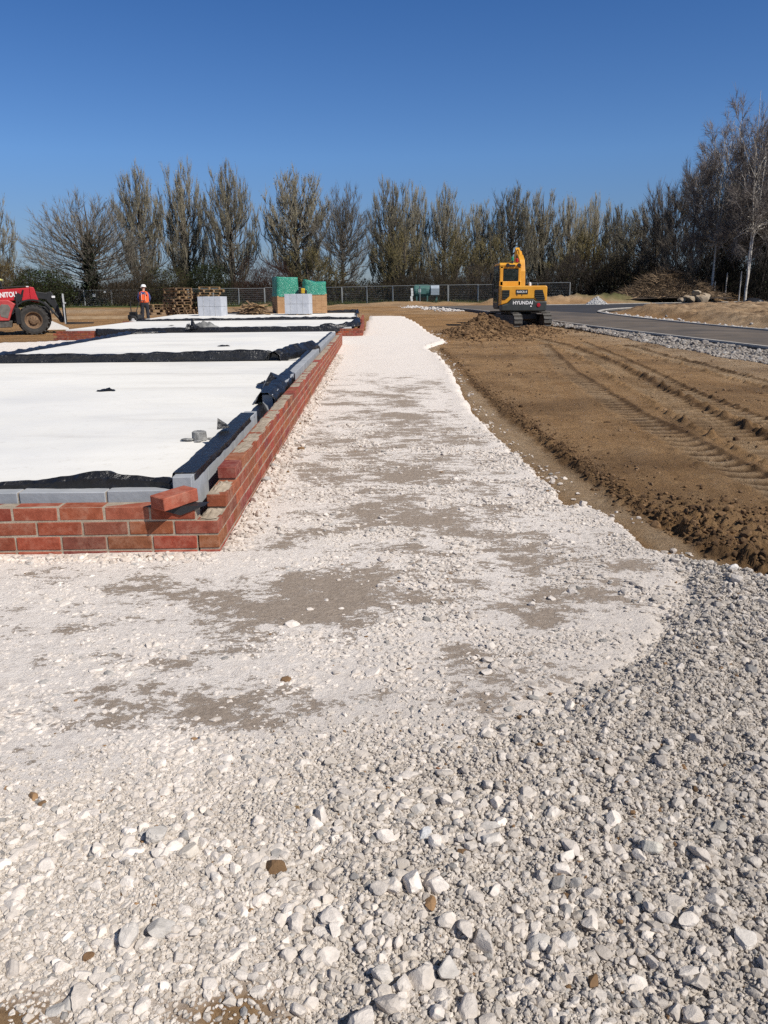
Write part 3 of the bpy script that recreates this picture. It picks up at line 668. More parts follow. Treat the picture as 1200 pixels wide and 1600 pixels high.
LEN_R, LEN_F = 18.1, 6.1
C0 = -.055
# right-hand wall (runs away from the camera) and front wall meet at one bonded corner: one brick wall
mb = MB(); random.seed(3)
# directions chosen so that the inward side is the house: right wall heads +b (inward -a), front wall heads +a (inward +b)
course(mb, 0, 0, 0, 1, LEN_R, C0, 0.)
course(mb, 0, 0, 0, 1, LEN_R, C0 + .075, 0.)
course(mb, 0, .1125, 0, 1, LEN_R - .1125, C0 + .15, 0.)
course(mb, 0, .235, 0, 1, LEN_R - .235, C0 + .225, 0.)
course(mb, 0, .575, 0, 1, LEN_R - .575, C0 + .30, 0.)
for k, cut in ((0, .1125), (1, .1125), (2, 0.), (3, .1125)):
    # built leftwards from the corner so the bond lands right
    s = -cut; i = 0
    while s > -LEN_F:
        mb.cur = brick_tone(); j = random.uniform(-.0018, .0018)
        mb.box((s - .1075, .0512 + j, C0 + .075 * k + .0325 + random.uniform(-.001, .001)), (.215, .1025, .065), 0, rot=(random.uniform(-.006, .006), random.uniform(-.004, .004), random.uniform(-.004, .004)), ch=.0035, jit=.0008, M=WM)
        s -= .225; i += 1
for k in range(4):
    z0 = C0 + .075 * k - .01; z1 = C0 + .075 * (k + 1) - .012
    mortar_run(mb, 0, 0, 0, 1, (.006 if k < 2 else .12 if k == 2 else .245), LEN_R - .004, z0, z1 + .002)
    mortar_run(mb, -LEN_F, 0, 1, 0, 0.004, LEN_F - (.108 if k != 2 else .006), z0, z1 + .002)
mortar_run(mb, 0, 0, 0, 1, .59, LEN_R - .004, C0 + .29, C0 + .362)
smear(mb, -.055, .12, C0 + .222, .085, .19, 1., .016); smear(mb, -.05, .41, C0 + .29, .085, .26, 2., .022)
for i in range(46):
    b = .85 + i * .37 + random.uniform(-.08, .08)
    if random.random() < .9: smear(mb, -.052 + random.uniform(-.004, .004), b, C0 + .3665, .098, random.uniform(.30, .52), i * 1.3, random.uniform(.005, .008))
o = mb.build('brick_wall', [M_BRICK, M_MORTAR], origin=True, col=True)
tag(o, 'low red brick plinth wall with raked corner beside the chalk path, nearest house plot', 'brick wall')

mb = MB(); mb.cur = (.36, .10, .06)
mb.box((0, 0, .0325), (.215, .1025, .065), 0, ch=.004, jit=.001)
lb = mb.build('brick', [M_BRICK], col=True); p = at(266, 793, .245); lb.location = (p.x + .005, p.y + .075, C0 + .225 + .065 + .006); lb.rotation_euler = (R(2), R(-3), R(54))
tag(lb, 'single loose red brick laid askew on top of the front brick wall corner', 'brick')
M_THIN = pmat('thin_black_sheet', (.02, .02, .022), (.012, .012, .013), 20, .5, bs=.3, bd=.004)
mb = MB(); q = WI @ Vector((lb.location.x, lb.location.y, 0))
z = C0 + .225 + .067
mb.add([(q.x - .10, q.y + .03, z + .002), (q.x + .16, q.y + .05, z + .003), (q.x + .15, -.006, z + .002), (q.x - .14, -.006, z + .002), (q.x + .03, -.010, z - .045)], [(0, 3, 2, 1), (3, 4, 2)], 0, WM)
o = mb.build('black_strip', M_THIN, origin=True); tag(o, 'black felt piece under the loose brick, hanging over the front face as a triangle', 'sheeting')  # thin black piece below the brick, its triangle hanging down the front

# --- blockwork
mb = MB(); random.seed(5)
def blocks(mb, a0, b0, da, db, s0, s1, z1, zh=.215, l=.44, th=.10):
    L = math.hypot(da, db); da /= L; db /= L; ang = math.atan2(db, da); s = s0; inn = (-db, da)
    while s < s1 - .05:
        ll = min(l, s1 - s); m = s + ll / 2
        for zz in (z1, z1 - .225):
            mb.box((a0 + da * m + inn[0] * th / 2, b0 + db * m + inn[1] * th / 2, zz - zh / 2 + random.uniform(-.003, .003)), (ll, th, zh), 0, rot=(0, 0, ang + random.uniform(-.006, .006)), ch=.004, jit=.002, M=WM)
        mb.box((a0 + da * (s + ll + .005) + inn[0] * th / 2, b0 + db * (s + ll + .005) + inn[1] * th / 2, z1 - .225), (.012, th - .012, .44), 1, rot=(0, 0, ang), M=WM)
        s += ll + .010
blocks(mb, -LEN_F, .195, 1, 0, .1, LEN_F - .27, .268)
blocks(mb, -.165, .20, 0, 1, 0., 2.45, .338)
blocks(mb, -.165, 3.75, 0, 1, 0., 14.0, .34, l=.44)
o = mb.build('block_wall', [M_BLOCK, M_MORTAR], origin=True)
tag(o, 'grey concrete block inner leaf behind the nearest red brick wall', 'block wall')

# --- slabs
def slab(name, a0, a1, b0, b1, z, label, th=.22, nx=40, left=None):
    V = []; na, nb = 30, 40
    for i in range(na + 1):
        for j in range(nb + 1):
            a = a0 + (a1 - a0) * i / na; b = b0 + (b1 - b0) * j / nb
            if left is not None and i < na: a = left(b) + (a1 - left(b)) * i / na
            p = Wp(a, b); zz = z(p.y) if callable(z) else z
            V.append((p.x, p.y, zz + .004 * float(fbm(np.array(p.x), np.array(p.y), 1.3, 3, 5))))
    Fq = [(i * (nb + 1) + j, (i + 1) * (nb + 1) + j, (i + 1) * (nb + 1) + j + 1, i * (nb + 1) + j + 1) for i in range(na) for j in range(nb)]
    n0 = len(V); ring = [i * (nb + 1) for i in range(na + 1)] + [na * (nb + 1) + j for j in range(1, nb + 1)] + [i * (nb + 1) + nb for i in range(na - 1, -1, -1)] + [j for j in range(nb - 1, 0, -1)]
    for r in ring: V.append((V[r][0], V[r][1], V[r][2] - th))
    m = len(ring)
    for k in range(m): Fq.append((ring[k], n0 + k, n0 + (k + 1) % m, ring[(k + 1) % m]))
    o = link(name, np_mesh(name, V, Fq, M_SLAB, smooth=False)); return tag(o, label, 'concrete slab')
slab('concrete_slab', -6.1, -.29, .31, 9.15, .25, 'near white concrete floor slab with a round concrete stub on it')
slab('concrete_slab', -6.1, -.29, 9.35, 20.4, .252, 'second white concrete floor slab behind the first black plastic strip', left=lambda b: -5.85 - .03 * (b - 9))
Z3 = lambda y: .27 + .45 * float(sst(np.array((y - 25) / 50)))
slab('concrete_slab', -9.3, .12, 23.3, 31.2, Z3, 'third white concrete floor slab beyond the far red brick wall')
slab('concrete_slab', -9.6, .05, 31.5, 40.5, Z3, 'farthest white concrete floor slab carrying the block and brick packs')

# far brick wall of the next plot, and the one behind it
def far_wall(a0, a1, b, ret, z0, z1, label, gap=None):
    mb = MB(); random.seed(int(b * 10)); n = max(3, round((z1 - z0) / .075)); h = (z1 - z0) / n
    for k in range(n):
        s = a0 + (0 if k % 2 else -.11)
        while s < a1 - .03:
            l = min(.215, a1 - s)
            mb.cur = brick_tone(); mb.box((s + l / 2, b + .051, z0 + h * k + .0325), (l, .1025, .065), 0, ch=0, M=WM); s += .225
        s = b + .115
        while s < b + ret: mb.cur = brick_tone(); mb.box((a1 - .051, s + .1075, z0 + h * k + .0325), (.1025, .215, .065), 0, M=WM); s += .225
    mb.cur = (.4, .3, .2)
    mb.box(((a0 + a1) / 2, b + .051, (z0 + z1) / 2 - .012), (a1 - a0 - .012, .09, z1 - z0 - .02), 1, M=WM)
    mb.box((a1 - .051, b + .12 + ret / 2, (z0 + z1) / 2 - .012), (.09, ret - .02, z1 - z0 - .02), 1, M=WM)
    o = mb.build('brick_wall', [M_BRICK, M_MORTAR], origin=True, col=True); return tag(o, label, 'brick wall')
far_wall(-9.5, .50, 23.0, 8.4, -.05, .245, 'far red brick wall stepping out to the right past the end of the near wall')
far_wall(-9.8, .42, 31.25, 8.8, .02, .33, 'farthest brick wall almost hidden by black plastic below the brick packs')

# --- damp proof membrane strips
def membrane(name, label, path, prof, hvar=.4, amp=.012, seed=0, step=.03, grp=None, wr=.1, fold=.0):
    P = np.asarray(path, float); d = np.r_[0, np.cumsum(np.linalg.norm(np.diff(P, axis=0), axis=1))]; n = max(6, int(d[-1] / step)); t = np.linspace(0, d[-1], n)
    Q = np.stack([np.interp(t, d, P[:, i]) for i in range(P.shape[1])], -1); T = np.gradient(Q[:, :2], axis=0); T /= np.linalg.norm(T, axis=1)[:, None] + 1e-9
    N_ = np.c_[-T[:, 1], T[:, 0]]; pr = np.asarray(prof, float); k = 7
    u = np.linspace(0, len(pr) - 1, (len(pr) - 1) * k + 1); L_ = np.interp(u, range(len(pr)), pr[:, 0]); H_ = np.interp(u, range(len(pr)), pr[:, 1])
    hs = Q[:, 3] if Q.shape[1] > 3 else np.ones(n)
    s = hs * (1 + hvar * fbm(t, t * 0 + seed, .5, 4, seed)); V = []
    TT, UU = np.meshgrid(t, u, indexing='ij')
    w1 = amp * (1.0 * fbm(TT, UU * wr, .28, 2, seed + 1) + .35 * fbm(TT, UU * .05, .06, 2, seed + 2)); w2 = amp * fbm(TT, UU * wr, .24, 2, seed + 3)
    lat = L_[None] * (1 + .25 * fbm(t, t * 0, .7, 2, seed + 9))[:, None] + w1 + fold * (UU / u[-1]) * fbm(TT, UU * .1, .3, 2, seed + 7)
    V = np.stack([Q[:, 0:1] + N_[:, 0:1] * lat, Q[:, 1:2] + N_[:, 1:2] * lat, Q[:, 2:3] + H_[None] * s[:, None] + w2 * np.minimum(1, np.abs(H_[None]) * 40 + .15)], -1)
    m = len(u); i = (np.arange(n - 1)[:, None] * m + np.arange(m - 1)[None]).ravel()
    o = link(name, np_mesh(name, V.reshape(-1, 3), np.stack([i, i + 1, i + m + 1, i + m], -1), M_DPM, smooth=True)); md = o.modifiers.new('thickness', 'SOLIDIFY'); md.thickness = .002; md.offset = 0
    lo = Vector(V.reshape(-1, 3).min(0)); lo.xy = (V.reshape(-1, 3)[:, :2].mean(0))
    o.data.transform(Matrix.Translation(-lo)); o.location = lo
    return tag(o, label, 'plastic sheet', grp)
def wl(pts): return [(*Wp(a, b)[:2], z, *( [s] if s is not None else [])) for a, b, z, s in pts]
# front: stands up between slab and blocks, flopping over
membrane('plastic_membrane', 'black plastic upstand rising to a crest along the front edge of the near slab', wl([(-6.1, .30, .245, .32), (-2.2, .30, .245, .32), (-1.2, .30, .25, .55), (-.82, .29, .25, 1.0), (-.62, .29, .25, 1.25), (-.5, .29, .25, .95), (-.37, .28, .255, .85), (-.27, .24, .268, .6)]),
         [(-.05, -.01), (-.012, .012), (-.02, .06), (.006, .085), (.05, .07)], .22, .016, 3, .03)
# draped over the blocks on the right
membrane('plastic_membrane', 'black plastic draped over the tops of the near grey blocks, with a spike', wl([(-.215, .27, .338, 1), (-.215, 1.2, .340, 1), (-.215, 1.55, .341, 1.0), (-.22, 2.52, .339, 1)]),
         [(-.058, -.03), (-.052, .004), (.055, .006), (.068, -.03), (.08, -.078), (.15, -.085)], .12, .009, 5, .03)
mb = MB(); p = Wp(-.25, 1.62, .32)
mb.add([(p.x - .03, p.y - .07, .366), (p.x + .05, p.y - .02, .372), (p.x + .02, p.y + .09, .372), (p.x - .035, p.y - .0, .435), (p.x - .04, p.y + .05, .366)], [(0, 1, 3), (1, 2, 3), (2, 4, 3), (4, 0, 3)])
tag(mb.build('plastic_flap', M_DPM, origin=True), 'small pointed black plastic flap standing up beside the concrete stub', 'plastic sheet')
# gap in the blocks: sheet falling into the cavity
membrane('plastic_membrane', 'black plastic sagging into the gap between two runs of grey blocks', wl([(-.30, 2.47, .25, 1), (-.27, 3.1, .25, 1), (-.28, 3.76, .25, 1)]),
         [(.03, .006), (-.02, .01), (-.05, -.05), (-.16, -.16), (-.17, -.25)], .1, .012, 6, .05)
membrane('plastic_membrane', 'crumpled black plastic curling over the block tops where the second run starts', wl([(-.22, 3.7, .342, 1), (-.20, 4.4, .342, 1.25), (-.23, 5.2, .342, .9), (-.24, 6.0, .342, .6)]),
         [(-.09, -.13), (-.07, -.02), (-.02, .025), (.06, .03), (.10, -.02), (.14, -.10), (.26, -.10)], .5, .028, 7, .05, fold=.06)
mb = MB(); p = Wp(-.33, 5.1, .26)
mb.add([(p.x - .08, p.y - .25, .262), (p.x + .08, p.y - .1, .33), (p.x + .10, p.y + .25, .35), (p.x - .02, p.y + .05, .43), (p.x - .13, p.y + .10, .262)], [(0, 1, 3), (1, 2, 3), (2, 4, 3), (4, 0, 3)])
tag(mb.build('plastic_flap', M_DPM, origin=True), 'tall torn black plastic peak at the slab edge beside the curled sheet', 'plastic sheet')
membrane('plastic_membrane', 'ragged black plastic along the far half of the near block run', wl([(-.27, 6.1, .338, .6), (-.27, 8.6, .338, .5), (-.28, 9.4, .338, 1.3), (-.27, 11.2, .338, .9), (-.28, 13.2, .338, .6), (-.26, 17.7, .338, .6)]),
         [(-.01, .006), (.015, .02), (.045, .012), (.06, -.05), (.10, -.10)], .6, .018, 8, .07, fold=.03)
# cross strips
membrane('plastic_membrane', 'long black plastic strip crossing between the near and second white slabs', wl([(-7.2, 9.22, .245, .95), (-5, 9.22, .245, 1.05), (-3.3, 9.23, .245, 1.0), (-1.4, 9.24, .245, 1.25), (-.95, 9.26, .245, 1.3), (-.72, 9.3, .245, .7)]),
         [(.03, .0), (-.055, .004), (-.05, .05), (-.045, .125), (.0, .14), (.075, .13), (.11, .012)], .16, .022, 11, .06, fold=.03)
membrane('plastic_membrane', 'bundled black plastic lump where the long strip meets the block wall', wl([(-.80, 9.15, .25, .8), (-.62, 9.55, .25, 1.0), (-.45, 10.3, .25, 1.2), (-.28, 10.9, .26, 1.)]),
         [(-.13, .0), (-.12, .12), (-.03, .19), (.08, .17), (.13, .05), (.15, -.02)], .338, .045, 12, .05, fold=.08)
membrane('plastic_membrane', 'black plastic edging that bends down the left end of the second slab', wl([(-5.75, 9.9, .235, .8), (-5.95, 11, .24, 1.), (-6.05, 13.5, .245, .9), (-6.15, 16.5, .245, .9), (-6.2, 19.8, .25, 1.2), (-5.3, 20.4, .25, .9)]),
         [(-.12, -.16), (-.11, .0), (-.06, .06), (.03, .065), (.06, .0)], .5, .03, 13, .1, fold=.06)
membrane('plastic_membrane', 'black plastic strip over the far brick wall in front of the third slab', wl([(-8.2, 22.97, .24, .9), (-6.8, 22.97, .24, .6), (-6.2, 22.96, .245, 1.0), (-4, 22.96, .25, 1.0), (-.6, 22.97, .25, 1.0), (-.25, 22.99, .25, .5)]),
         [(-.03, -.20), (-.028, -.02), (-.015, .06), (.08, .075), (.2, .045), (.26, .01)], .28, .022, 14, .08, fold=.03)
membrane('plastic_membrane', 'black plastic bunched round the corner where the far wall steps out', wl([(-.9, 23.2, .27, .7), (-.2, 23.35, .27, 1.0), (.2, 23.9, .27, 1.3), (.3, 25.2, .27, 1.1), (.25, 27, .28, .7), (.2, 31, .30, .5)]),
         [(-.12, .0), (-.08, .10), (.0, .14), (.10, .10), (.14, .0)], .7, .05, 15, .08, fold=.1)
membrane('plastic_membrane', 'thin wavy black plastic line in front of the farthest slab', wl([(-9.2, 31.2, .32, .8), (-6.5, 31.2, .33, 1.), (-5.0, 31.2, .33, .8), (-3.0, 31.2, .33, 1.4), (-1.0, 31.2, .33, 1.1), (.3, 31.2, .33, .9)]),
         [(-.03, -.10), (-.03, .0), (-.02, .07), (.06, .09), (.25, .05), (.3, .0)], .5, .03, 16, .1, fold=.05)
membrane('plastic_membrane', 'black plastic fringe along the back edge of the farthest slab', wl([(-7.0, 40.5, .42, .8), (-4.6, 40.5, .43, .9), (-1.8, 40.5, .43, 1.), (.05, 40.4, .43, 1.3), (.1, 36, .40, .6)]),
         [(-.05, .0), (-.04, .10), (.05, .12), (.1, .0)], .8, .05, 17, .12, fold=.05)
# yellow insulation edge
mb = MB(); mb.box((-.292, 1.35, .18), (.030, 2.2, .158), 0, M=WM); mb.box((-.292, 5.6, .18), (.030, 3.6, .158), 0, M=WM)
tag(mb.build('insulation_board', M_FOAM, origin=True), 'pale yellow foam edge strip between the near slab and the grey blocks', 'insulation')

# --- bits lying on the slabs
M_CORE = pmat('rough_concrete', (.36, .36, .35), (.15, .15, .15), 30, .9, bs=.9, bd=.01)
p = at(312, 688, .25)
mb = MB(); prof = [(0, .062), (.040, .063), (.050, .056), (.0515, .03), (.053, -.002)]; mb.lathe(prof, 22)
random.seed(2)
mb.v = [(x * (1 + random.uniform(-.03, .03)), y * (1 + random.uniform(-.03, .03)), z + random.uniform(-.002, .002)) for x, y, z in mb.v]
o = mb.build('concrete_stub', M_CORE); o.location = (p.x, p.y, .254); tag(o, 'round grey concrete stub standing on the near slab', 'concrete stub')
Pr, Fr = stone_protos(2, 3, 77, 6)
for k, (dx, dy, s, lab) in enumerate([(-.075, -.03, .05, 'largest concrete crumb left of the round stub'), (.005, -.075, .035, 'concrete crumb in front of the round stub'), (-.11, .0, .03, 'small crumb farthest left of the round stub'), (.075, .02, .03, 'crumb touching the yellow edge right of the round stub')]):
    V = Pr[k % 3] * np.array([s, s * .7, s * .22]); o = link('rubble', np_mesh('rubble', V, Fr, M_CORE)); o.location = (p.x + dx, p.y + dy, .257 + s * .1); tag(o, lab, 'rubble')
def rag(px, py, z, w, d, h, label, seed, name='plastic_scrap', mat=None):
    p = at(px, py, z); n = 14; V = []; r = np.random.default_rng(seed)
    for i in range(n):
        for j in range(n):
            u, v = i / (n - 1) - .5, j / (n - 1) - .5; e = 1 - min(1, (2 * max(abs(u), abs(v))) ** 3)
            V.append((u * w * (1 + .3 * math.sin(5 * v + seed)), v * d * (1 + .3 * math.sin(6 * u + seed)), .004 + h * e * (.55 + .9 * float(pn(np.array(u * 4 + seed), np.array(v * 4), 7)))))
    Fq = [(i * n + j, (i + 1) * n + j, (i + 1) * n + j + 1, i * n + j + 1) for i in range(n - 1) for j in range(n - 1)]
    o = link(name, np_mesh(name, V, Fq, mat or M_DPM, smooth=True)); o.location = (p.x, p.y, z); return tag(o, label, 'plastic scrap')
rag(168, 610, .255, .16, .16, .025, 'small flat dark scrap alone in the middle of the near slab', 3)
rag(415, 599, .255, .14, .18, .03, 'black scrap lying by the slab edge near the torn plastic peak', 4)
rag(300, 514, .275, .34, .5, .26, 'black plastic bundle on the front edge of the third slab', 5)
M_GREY = pmat('grey_sheet', (.22, .22, .21), (.10, .10, .10), 4., .6)
rag(322, 513, .275, .75, .5, .22, 'crumpled grey sheet beside the black bundle on the third slab', 8, mat=M_GREY)
rag(350, 541, .255, .22, .14, .03, 'thin dark sliver on the second slab', 9)
rag(268, 509, .285, .10, .5, .03, 'narrow grey offcut lying on the third slab left of the black bundle', 10, mat=M_GREY)
# ================================================================== trees
def seg_mesh(P0, P1, R0, R1, n):
    """frusta between P0 and P1 -> V,F (quads)"""
    T = P1 - P0; T = T / (np.linalg.norm(T, axis=1)[:, None] + 1e-9)
    up = np.where(np.abs(T[:, 2:3]) < .9, np.array([[0, 0, 1.]]), np.array([[1., 0, 0]])); A = np.cross(T, up); A /= np.linalg.norm(A, axis=1)[:, None]; B = np.cross(T, A)
    th = np.arange(n) * 2 * np.pi / n; ring = A[:, None] * np.cos(th)[None, :, None] + B[:, None] * np.sin(th)[None, :, None]
    V = np.concatenate([P0[:, None] + ring * R0[:, None, None], P1[:, None] + ring * R1[:, None, None]], 1); k = len(P0)
    a = np.arange(n); b = (a + 1) % n; f = np.stack([a, b, n + b, n + a], -1)
    return V.reshape(-1, 3), (f[None] + (np.arange(k) * 2 * n)[:, None, None]).reshape(-1, 4)
def twig_mesh(P0, P1, r):
    """three-sided spikes"""
    T = P1 - P0; T = T / (np.linalg.norm(T, axis=1)[:, None] + 1e-9); up = np.where(np.abs(T[:, 2:3]) < .9, np.array([[0, 0, 1.]]), np.array([[1., 0, 0]]))
    A = np.cross(T, up); A /= np.linalg.norm(A, axis=1)[:, None]; B = np.cross(T, A); th = np.arange(3) * 2 * np.pi / 3
    ring = A[:, None] * np.cos(th)[None, :, None] + B[:, None] * np.sin(th)[None, :, None]
    V = np.concatenate([P0[:, None] + ring * r[:, None, None], P1[:, None]], 1)
    f = np.array([[0, 1, 3], [1, 2, 3], [2, 0, 3]]); return V.reshape(-1, 3), (f[None] + (np.arange(len(P0)) * 4)[:, None, None]).reshape(-1, 3)
def leaf_mesh(C, size, rng):
    n = len(C); a = rng.standard_normal((n, 3)); a /= np.linalg.norm(a, axis=1)[:, None]; b = np.cross(a, rng.standard_normal((n, 3))); b /= np.linalg.norm(b, axis=1)[:, None]
    a *= size[:, None]; b *= size[:, None] * .6; V = np.stack([C - a, C + b, C + a, C - b], 1)
    return V.reshape(-1, 3), (np.arange(4)[None] + (np.arange(n) * 4)[:, None])
def tri(Fq): return np.vstack([Fq[:, [0, 1, 2]], Fq[:, [0, 2, 3]]])
def bez(P0, P1, P2, t): return P0 * ((1 - t) ** 2)[..., None] + P1 * (2 * t * (1 - t))[..., None] + P2 * (t * t)[..., None]
def unit(v): return v / (np.linalg.norm(v, axis=-1, keepdims=True) + 1e-9)
M_BARK = pmat('bark', (.13, .105, .08), (.06, .05, .04), 3., .95, bs=.4, bd=.02)
M_BARKD = pmat('dark_bark', (.055, .045, .038), (.025, .02, .018), 3., .95)
def birch_mat():
    m, nt, b = new_mat('birch_bark'); v = ovec(nt)
    f = nt.noise(nt('ShaderNodeMapping', {'Vector': v, 'Scale': (1.5, 1.5, 5.)}).outputs[0], 1.6, 5, .7)
    nt.link(nt.ramp(f, [(.36, (.06, .05, .045)), (.46, (.50, .46, .40)), (.7, (.66, .62, .55))]), b.inputs['Base Color']); b.inputs['Roughness'].default_value = .8; return m
M_BIRCH = birch_mat()
M_TWIG = amat('twigs', 1.2, .95, .3, 0, world=False)
M_IVY = amat('ivy_leaves', 2., .6, .4, 0, world=False)

def make_tree(name, seed, H, Rad, prof, nl, nsub, ntw, twl, sub_len, trunk_r, start=(.04, .5), fast=.75, droop=0., wild=.55, upb=.5, c_lo=(.10, .085, .07), c_hi=(.17, .145, .10), bark=None,
              buds=0, bud_c=(.19, .17, .06), stems=1, tw_r=.017, ivy=0, ivy_h=.5, lean=(0, 0), fork=0., hi_twig=None):
    """bare tree: trunk with limbs reaching tips spread through the crown, boughs, twigs (and buds)"""
    r = np.random.default_rng(seed); root = empty(name, (0, 0, 0), None, None); TV = []; TF = []; o = 0
    def put(P0, P1, R0, R1, n):
        nonlocal o
        v, f = seg_mesh(P0, P1, R0, R1, n); TV.append(v); TF.append(f + o); o += len(v)
    # stems
    S = []
    for k in range(stems):
        a = r.uniform(0, 2 * PI); d = 0 if stems == 1 else Rad * r.uniform(.15, .34); hh = H * (1 if k == 0 else r.uniform(.78, .97)) * (.88 if fork else .93)
        m = 14; t = np.linspace(0, 1, m); w = np.cumsum(r.normal(0, .012 * H / m * 3, (m, 2)), 0); w -= w[0]
        base = np.array([math.cos(a), math.sin(a)]) * (0 if stems == 1 else .25)
        P = np.c_[base[0] * (fork == 0) + math.cos(a) * d * np.clip((t - fork) / (1 - fork), 0, 1) ** .8 + w[:, 0] + lean[0] * t, base[1] * (fork == 0) + math.sin(a) * d * np.clip((t - fork) / (1 - fork), 0, 1) ** .8 + w[:, 1] + lean[1] * t, t * hh - .3 * (t == 0)]
        rr = trunk_r * (1 - t) ** .9 * (1 if stems == 1 else .75) + .015; rr[0] *= 1.3
        put(P[:-1], P[1:], rr[:-1], rr[1:], 8); S.append((P, hh, rr))
    # limbs
    L0 = np.zeros((nl, 3)); L2 = np.zeros((nl, 3)); rad0 = np.zeros(nl)
    for i in range(nl):
        P, hh, rr = S[i % stems]; u = (i + r.random()) / nl; tz = .30 + .70 * u if fast > .5 else .22 + .76 * u
        az = i * 2.399 + r.normal(0, .35); q = prof(tz) * Rad * math.sqrt(r.uniform(.30, 1.)) * r.uniform(.85, 1.12); zt = tz * hh
        h0 = max(start[0] * H, min(zt - r.uniform(.18, .42) * H * fast, .9 * hh)); h0 = min(h0, start[1] * H + .35 * zt)
        b = np.array([np.interp(h0, P[:, 2], P[:, j]) for j in range(3)]); L0[i] = b; ctr = np.array([np.interp(zt, P[:, 2], P[:, j]) for j in range(2)]) if zt < P[-1, 2] else P[-1, :2]
        L2[i] = (ctr[0] + q * math.cos(az), ctr[1] + q * math.sin(az), zt + r.normal(0, .02 * H)); rad0[i] = min(np.interp(h0, P[:, 2], rr) * .5, trunk_r * .2) * r.uniform(.4, 1.)
    dl = L2 - L0; L1 = L0 + dl * np.array([fast, fast, .38])[None] + r.normal(0, .02 * H, (nl, 3))
    ns = 9; ts = np.linspace(0, 1, ns); pts = bez(L0[:, None], L1[:, None], L2[:, None], np.broadcast_to(ts, (nl, ns))); pts[:, 1:-1] += r.normal(0, .010 * H, (nl, ns - 2, 3))
    rs = rad0[:, None] * (1 - ts[None]) ** .8 + .012
    put(pts[:, :-1].reshape(-1, 3), pts[:, 1:].reshape(-1, 3), rs[:, :-1].ravel(), rs[:, 1:].ravel(), 5)
    trunk = link('trunk', np_mesh('trunk', np.vstack(TV), np.vstack(TF), bark or M_BARK, smooth=True), root)
    # boughs
    nb = nl * nsub; li = np.repeat(np.arange(nl), nsub); s = r.uniform(.18, 1., nb) ** .8; b0 = bez(L0[li], L1[li], L2[li], s); tg = unit(bez(L0[li], L1[li], L2[li], np.minimum(s + .05, 1.05)) - b0)
    rd = unit(r.standard_normal((nb, 3))); bd = unit(tg * .9 + rd * wild + np.array([0, 0, upb])); bl = sub_len * r.uniform(.5, 1.3, nb) * (1.15 - .5 * s)
    b2 = b0 + bd * bl[:, None]; b1 = b0 + unit(tg + rd * .9 * wild) * bl[:, None] * .5; b2[:, 2] -= droop * bl * .9
    tt = np.linspace(0, 1, 4); bp = bez(b0[:, None], b1[:, None], b2[:, None], np.broadcast_to(tt, (nb, 4))); br = .022 * (bl / sub_len)[:, None] * (1 - tt[None] * .75)
    v, f = seg_mesh(bp[:, :-1].reshape(-1, 3), bp[:, 1:].reshape(-1, 3), br[:, :-1].ravel(), br[:, 1:].ravel(), 3); V = [v]; Fs = [tri(f)]; tone = [np.repeat(r.uniform(.0, .5, nb), 18)]; o = len(v)
    # twigs
    nt_ = nb * ntw; bi = np.repeat(np.arange(nb), ntw); s = r.uniform(.1, 1., nt_); t0 = bez(b0[bi], b1[bi], b2[bi], s); tg = unit(b2[bi] - b0[bi])
    d = unit(tg + unit(r.standard_normal((nt_, 3))) * wild * 1.15 + np.array([0, 0, upb * .8 - droop * 1.5])); l = twl * r.uniform(.4, 1.35, nt_)
    t1 = t0 + d * l[:, None]; v, f = twig_mesh(t0, t1, tw_r * r.uniform(.7, 1.3, nt_)); V.append(v); Fs.append(f + o); o += len(v); tone.append(np.repeat(np.clip(r.normal(.5, .22, nt_) + .25 * (t0[:, 2] / H - .5), 0, 1), 4))
    V_ = np.vstack(V); tn = np.concatenate(tone)[:, None]; C = np.array(c_lo) * (1 - tn) + np.array(c_hi) * tn
    if hi_twig is not None:
        zz = sst((V_[:, 2:3] / H - .35) / .5); C = C * (1 - zz) + zz * (np.array(hi_twig) * (.6 + .8 * tn))
    if buds:
        k = r.integers(0, nt_, buds); c = t0[k] + (t1 - t0)[k] * r.uniform(.3, 1.05, (buds, 1)); v, f = leaf_mesh(c, r.uniform(.035, .085, buds), r)
        f = tri(f) + len(V_); V_ = np.vstack([V_, v]); Fs.append(f); g = r.uniform(.55, 1.25, (buds, 1)); C = np.vstack([C, np.repeat(np.array(bud_c) * g, 4, 0)])
    link('crown', np_mesh('crown', V_, np.vstack(Fs), M_TWIG, cols=C), root)
    if ivy:
        P, hh, rr = S[0]; h = r.uniform(.02, ivy_h, ivy) * H; a = r.uniform(0, 2 * PI, ivy); q = np.abs(r.normal(0, .075 * H ** .7, ivy)) * (1.15 - h / (ivy_h * H) * .75) + .15
        c = np.c_[np.interp(h, P[:, 2], P[:, 0]) + q * np.cos(a), np.interp(h, P[:, 2], P[:, 1]) + q * np.sin(a), h + r.normal(0, .3, ivy)]; v, f = leaf_mesh(c, r.uniform(.09, .2, ivy), r)
        g = r.uniform(.4, 1.5, (ivy, 1)); link('ivy', np_mesh('ivy', v, f, M_IVY, cols=np.repeat(np.array((.026, .040, .014)) * g, 4, 0)), root)
    NOMX[name, seed] = (float(np.percentile(np.abs(V_[:, 0]), 97)), float(np.percentile(V_[:, 2], 99.7)))
    return root
NOMX = {}
def pop_prof(t): return (.30 + .82 * math.sin(min(1, max(0, (t - .22) / .80)) * PI) ** .9) * (1 if t < .90 else max(.5, 1 - ((t - .90) / .14) ** 2))
def ash_prof(t): return .45 + .75 * math.sin(min(1, max(.0, (t - .05) / .9)) * PI) ** .8
POP = dict(prof=pop_prof, fast=.85, wild=.46, upb=1.15, start=(.08, .25))
OL, OH, OB = (.18, .16, .12), (.42, .375, .27), (.38, .34, .17)
protos = {}; EXT = {}
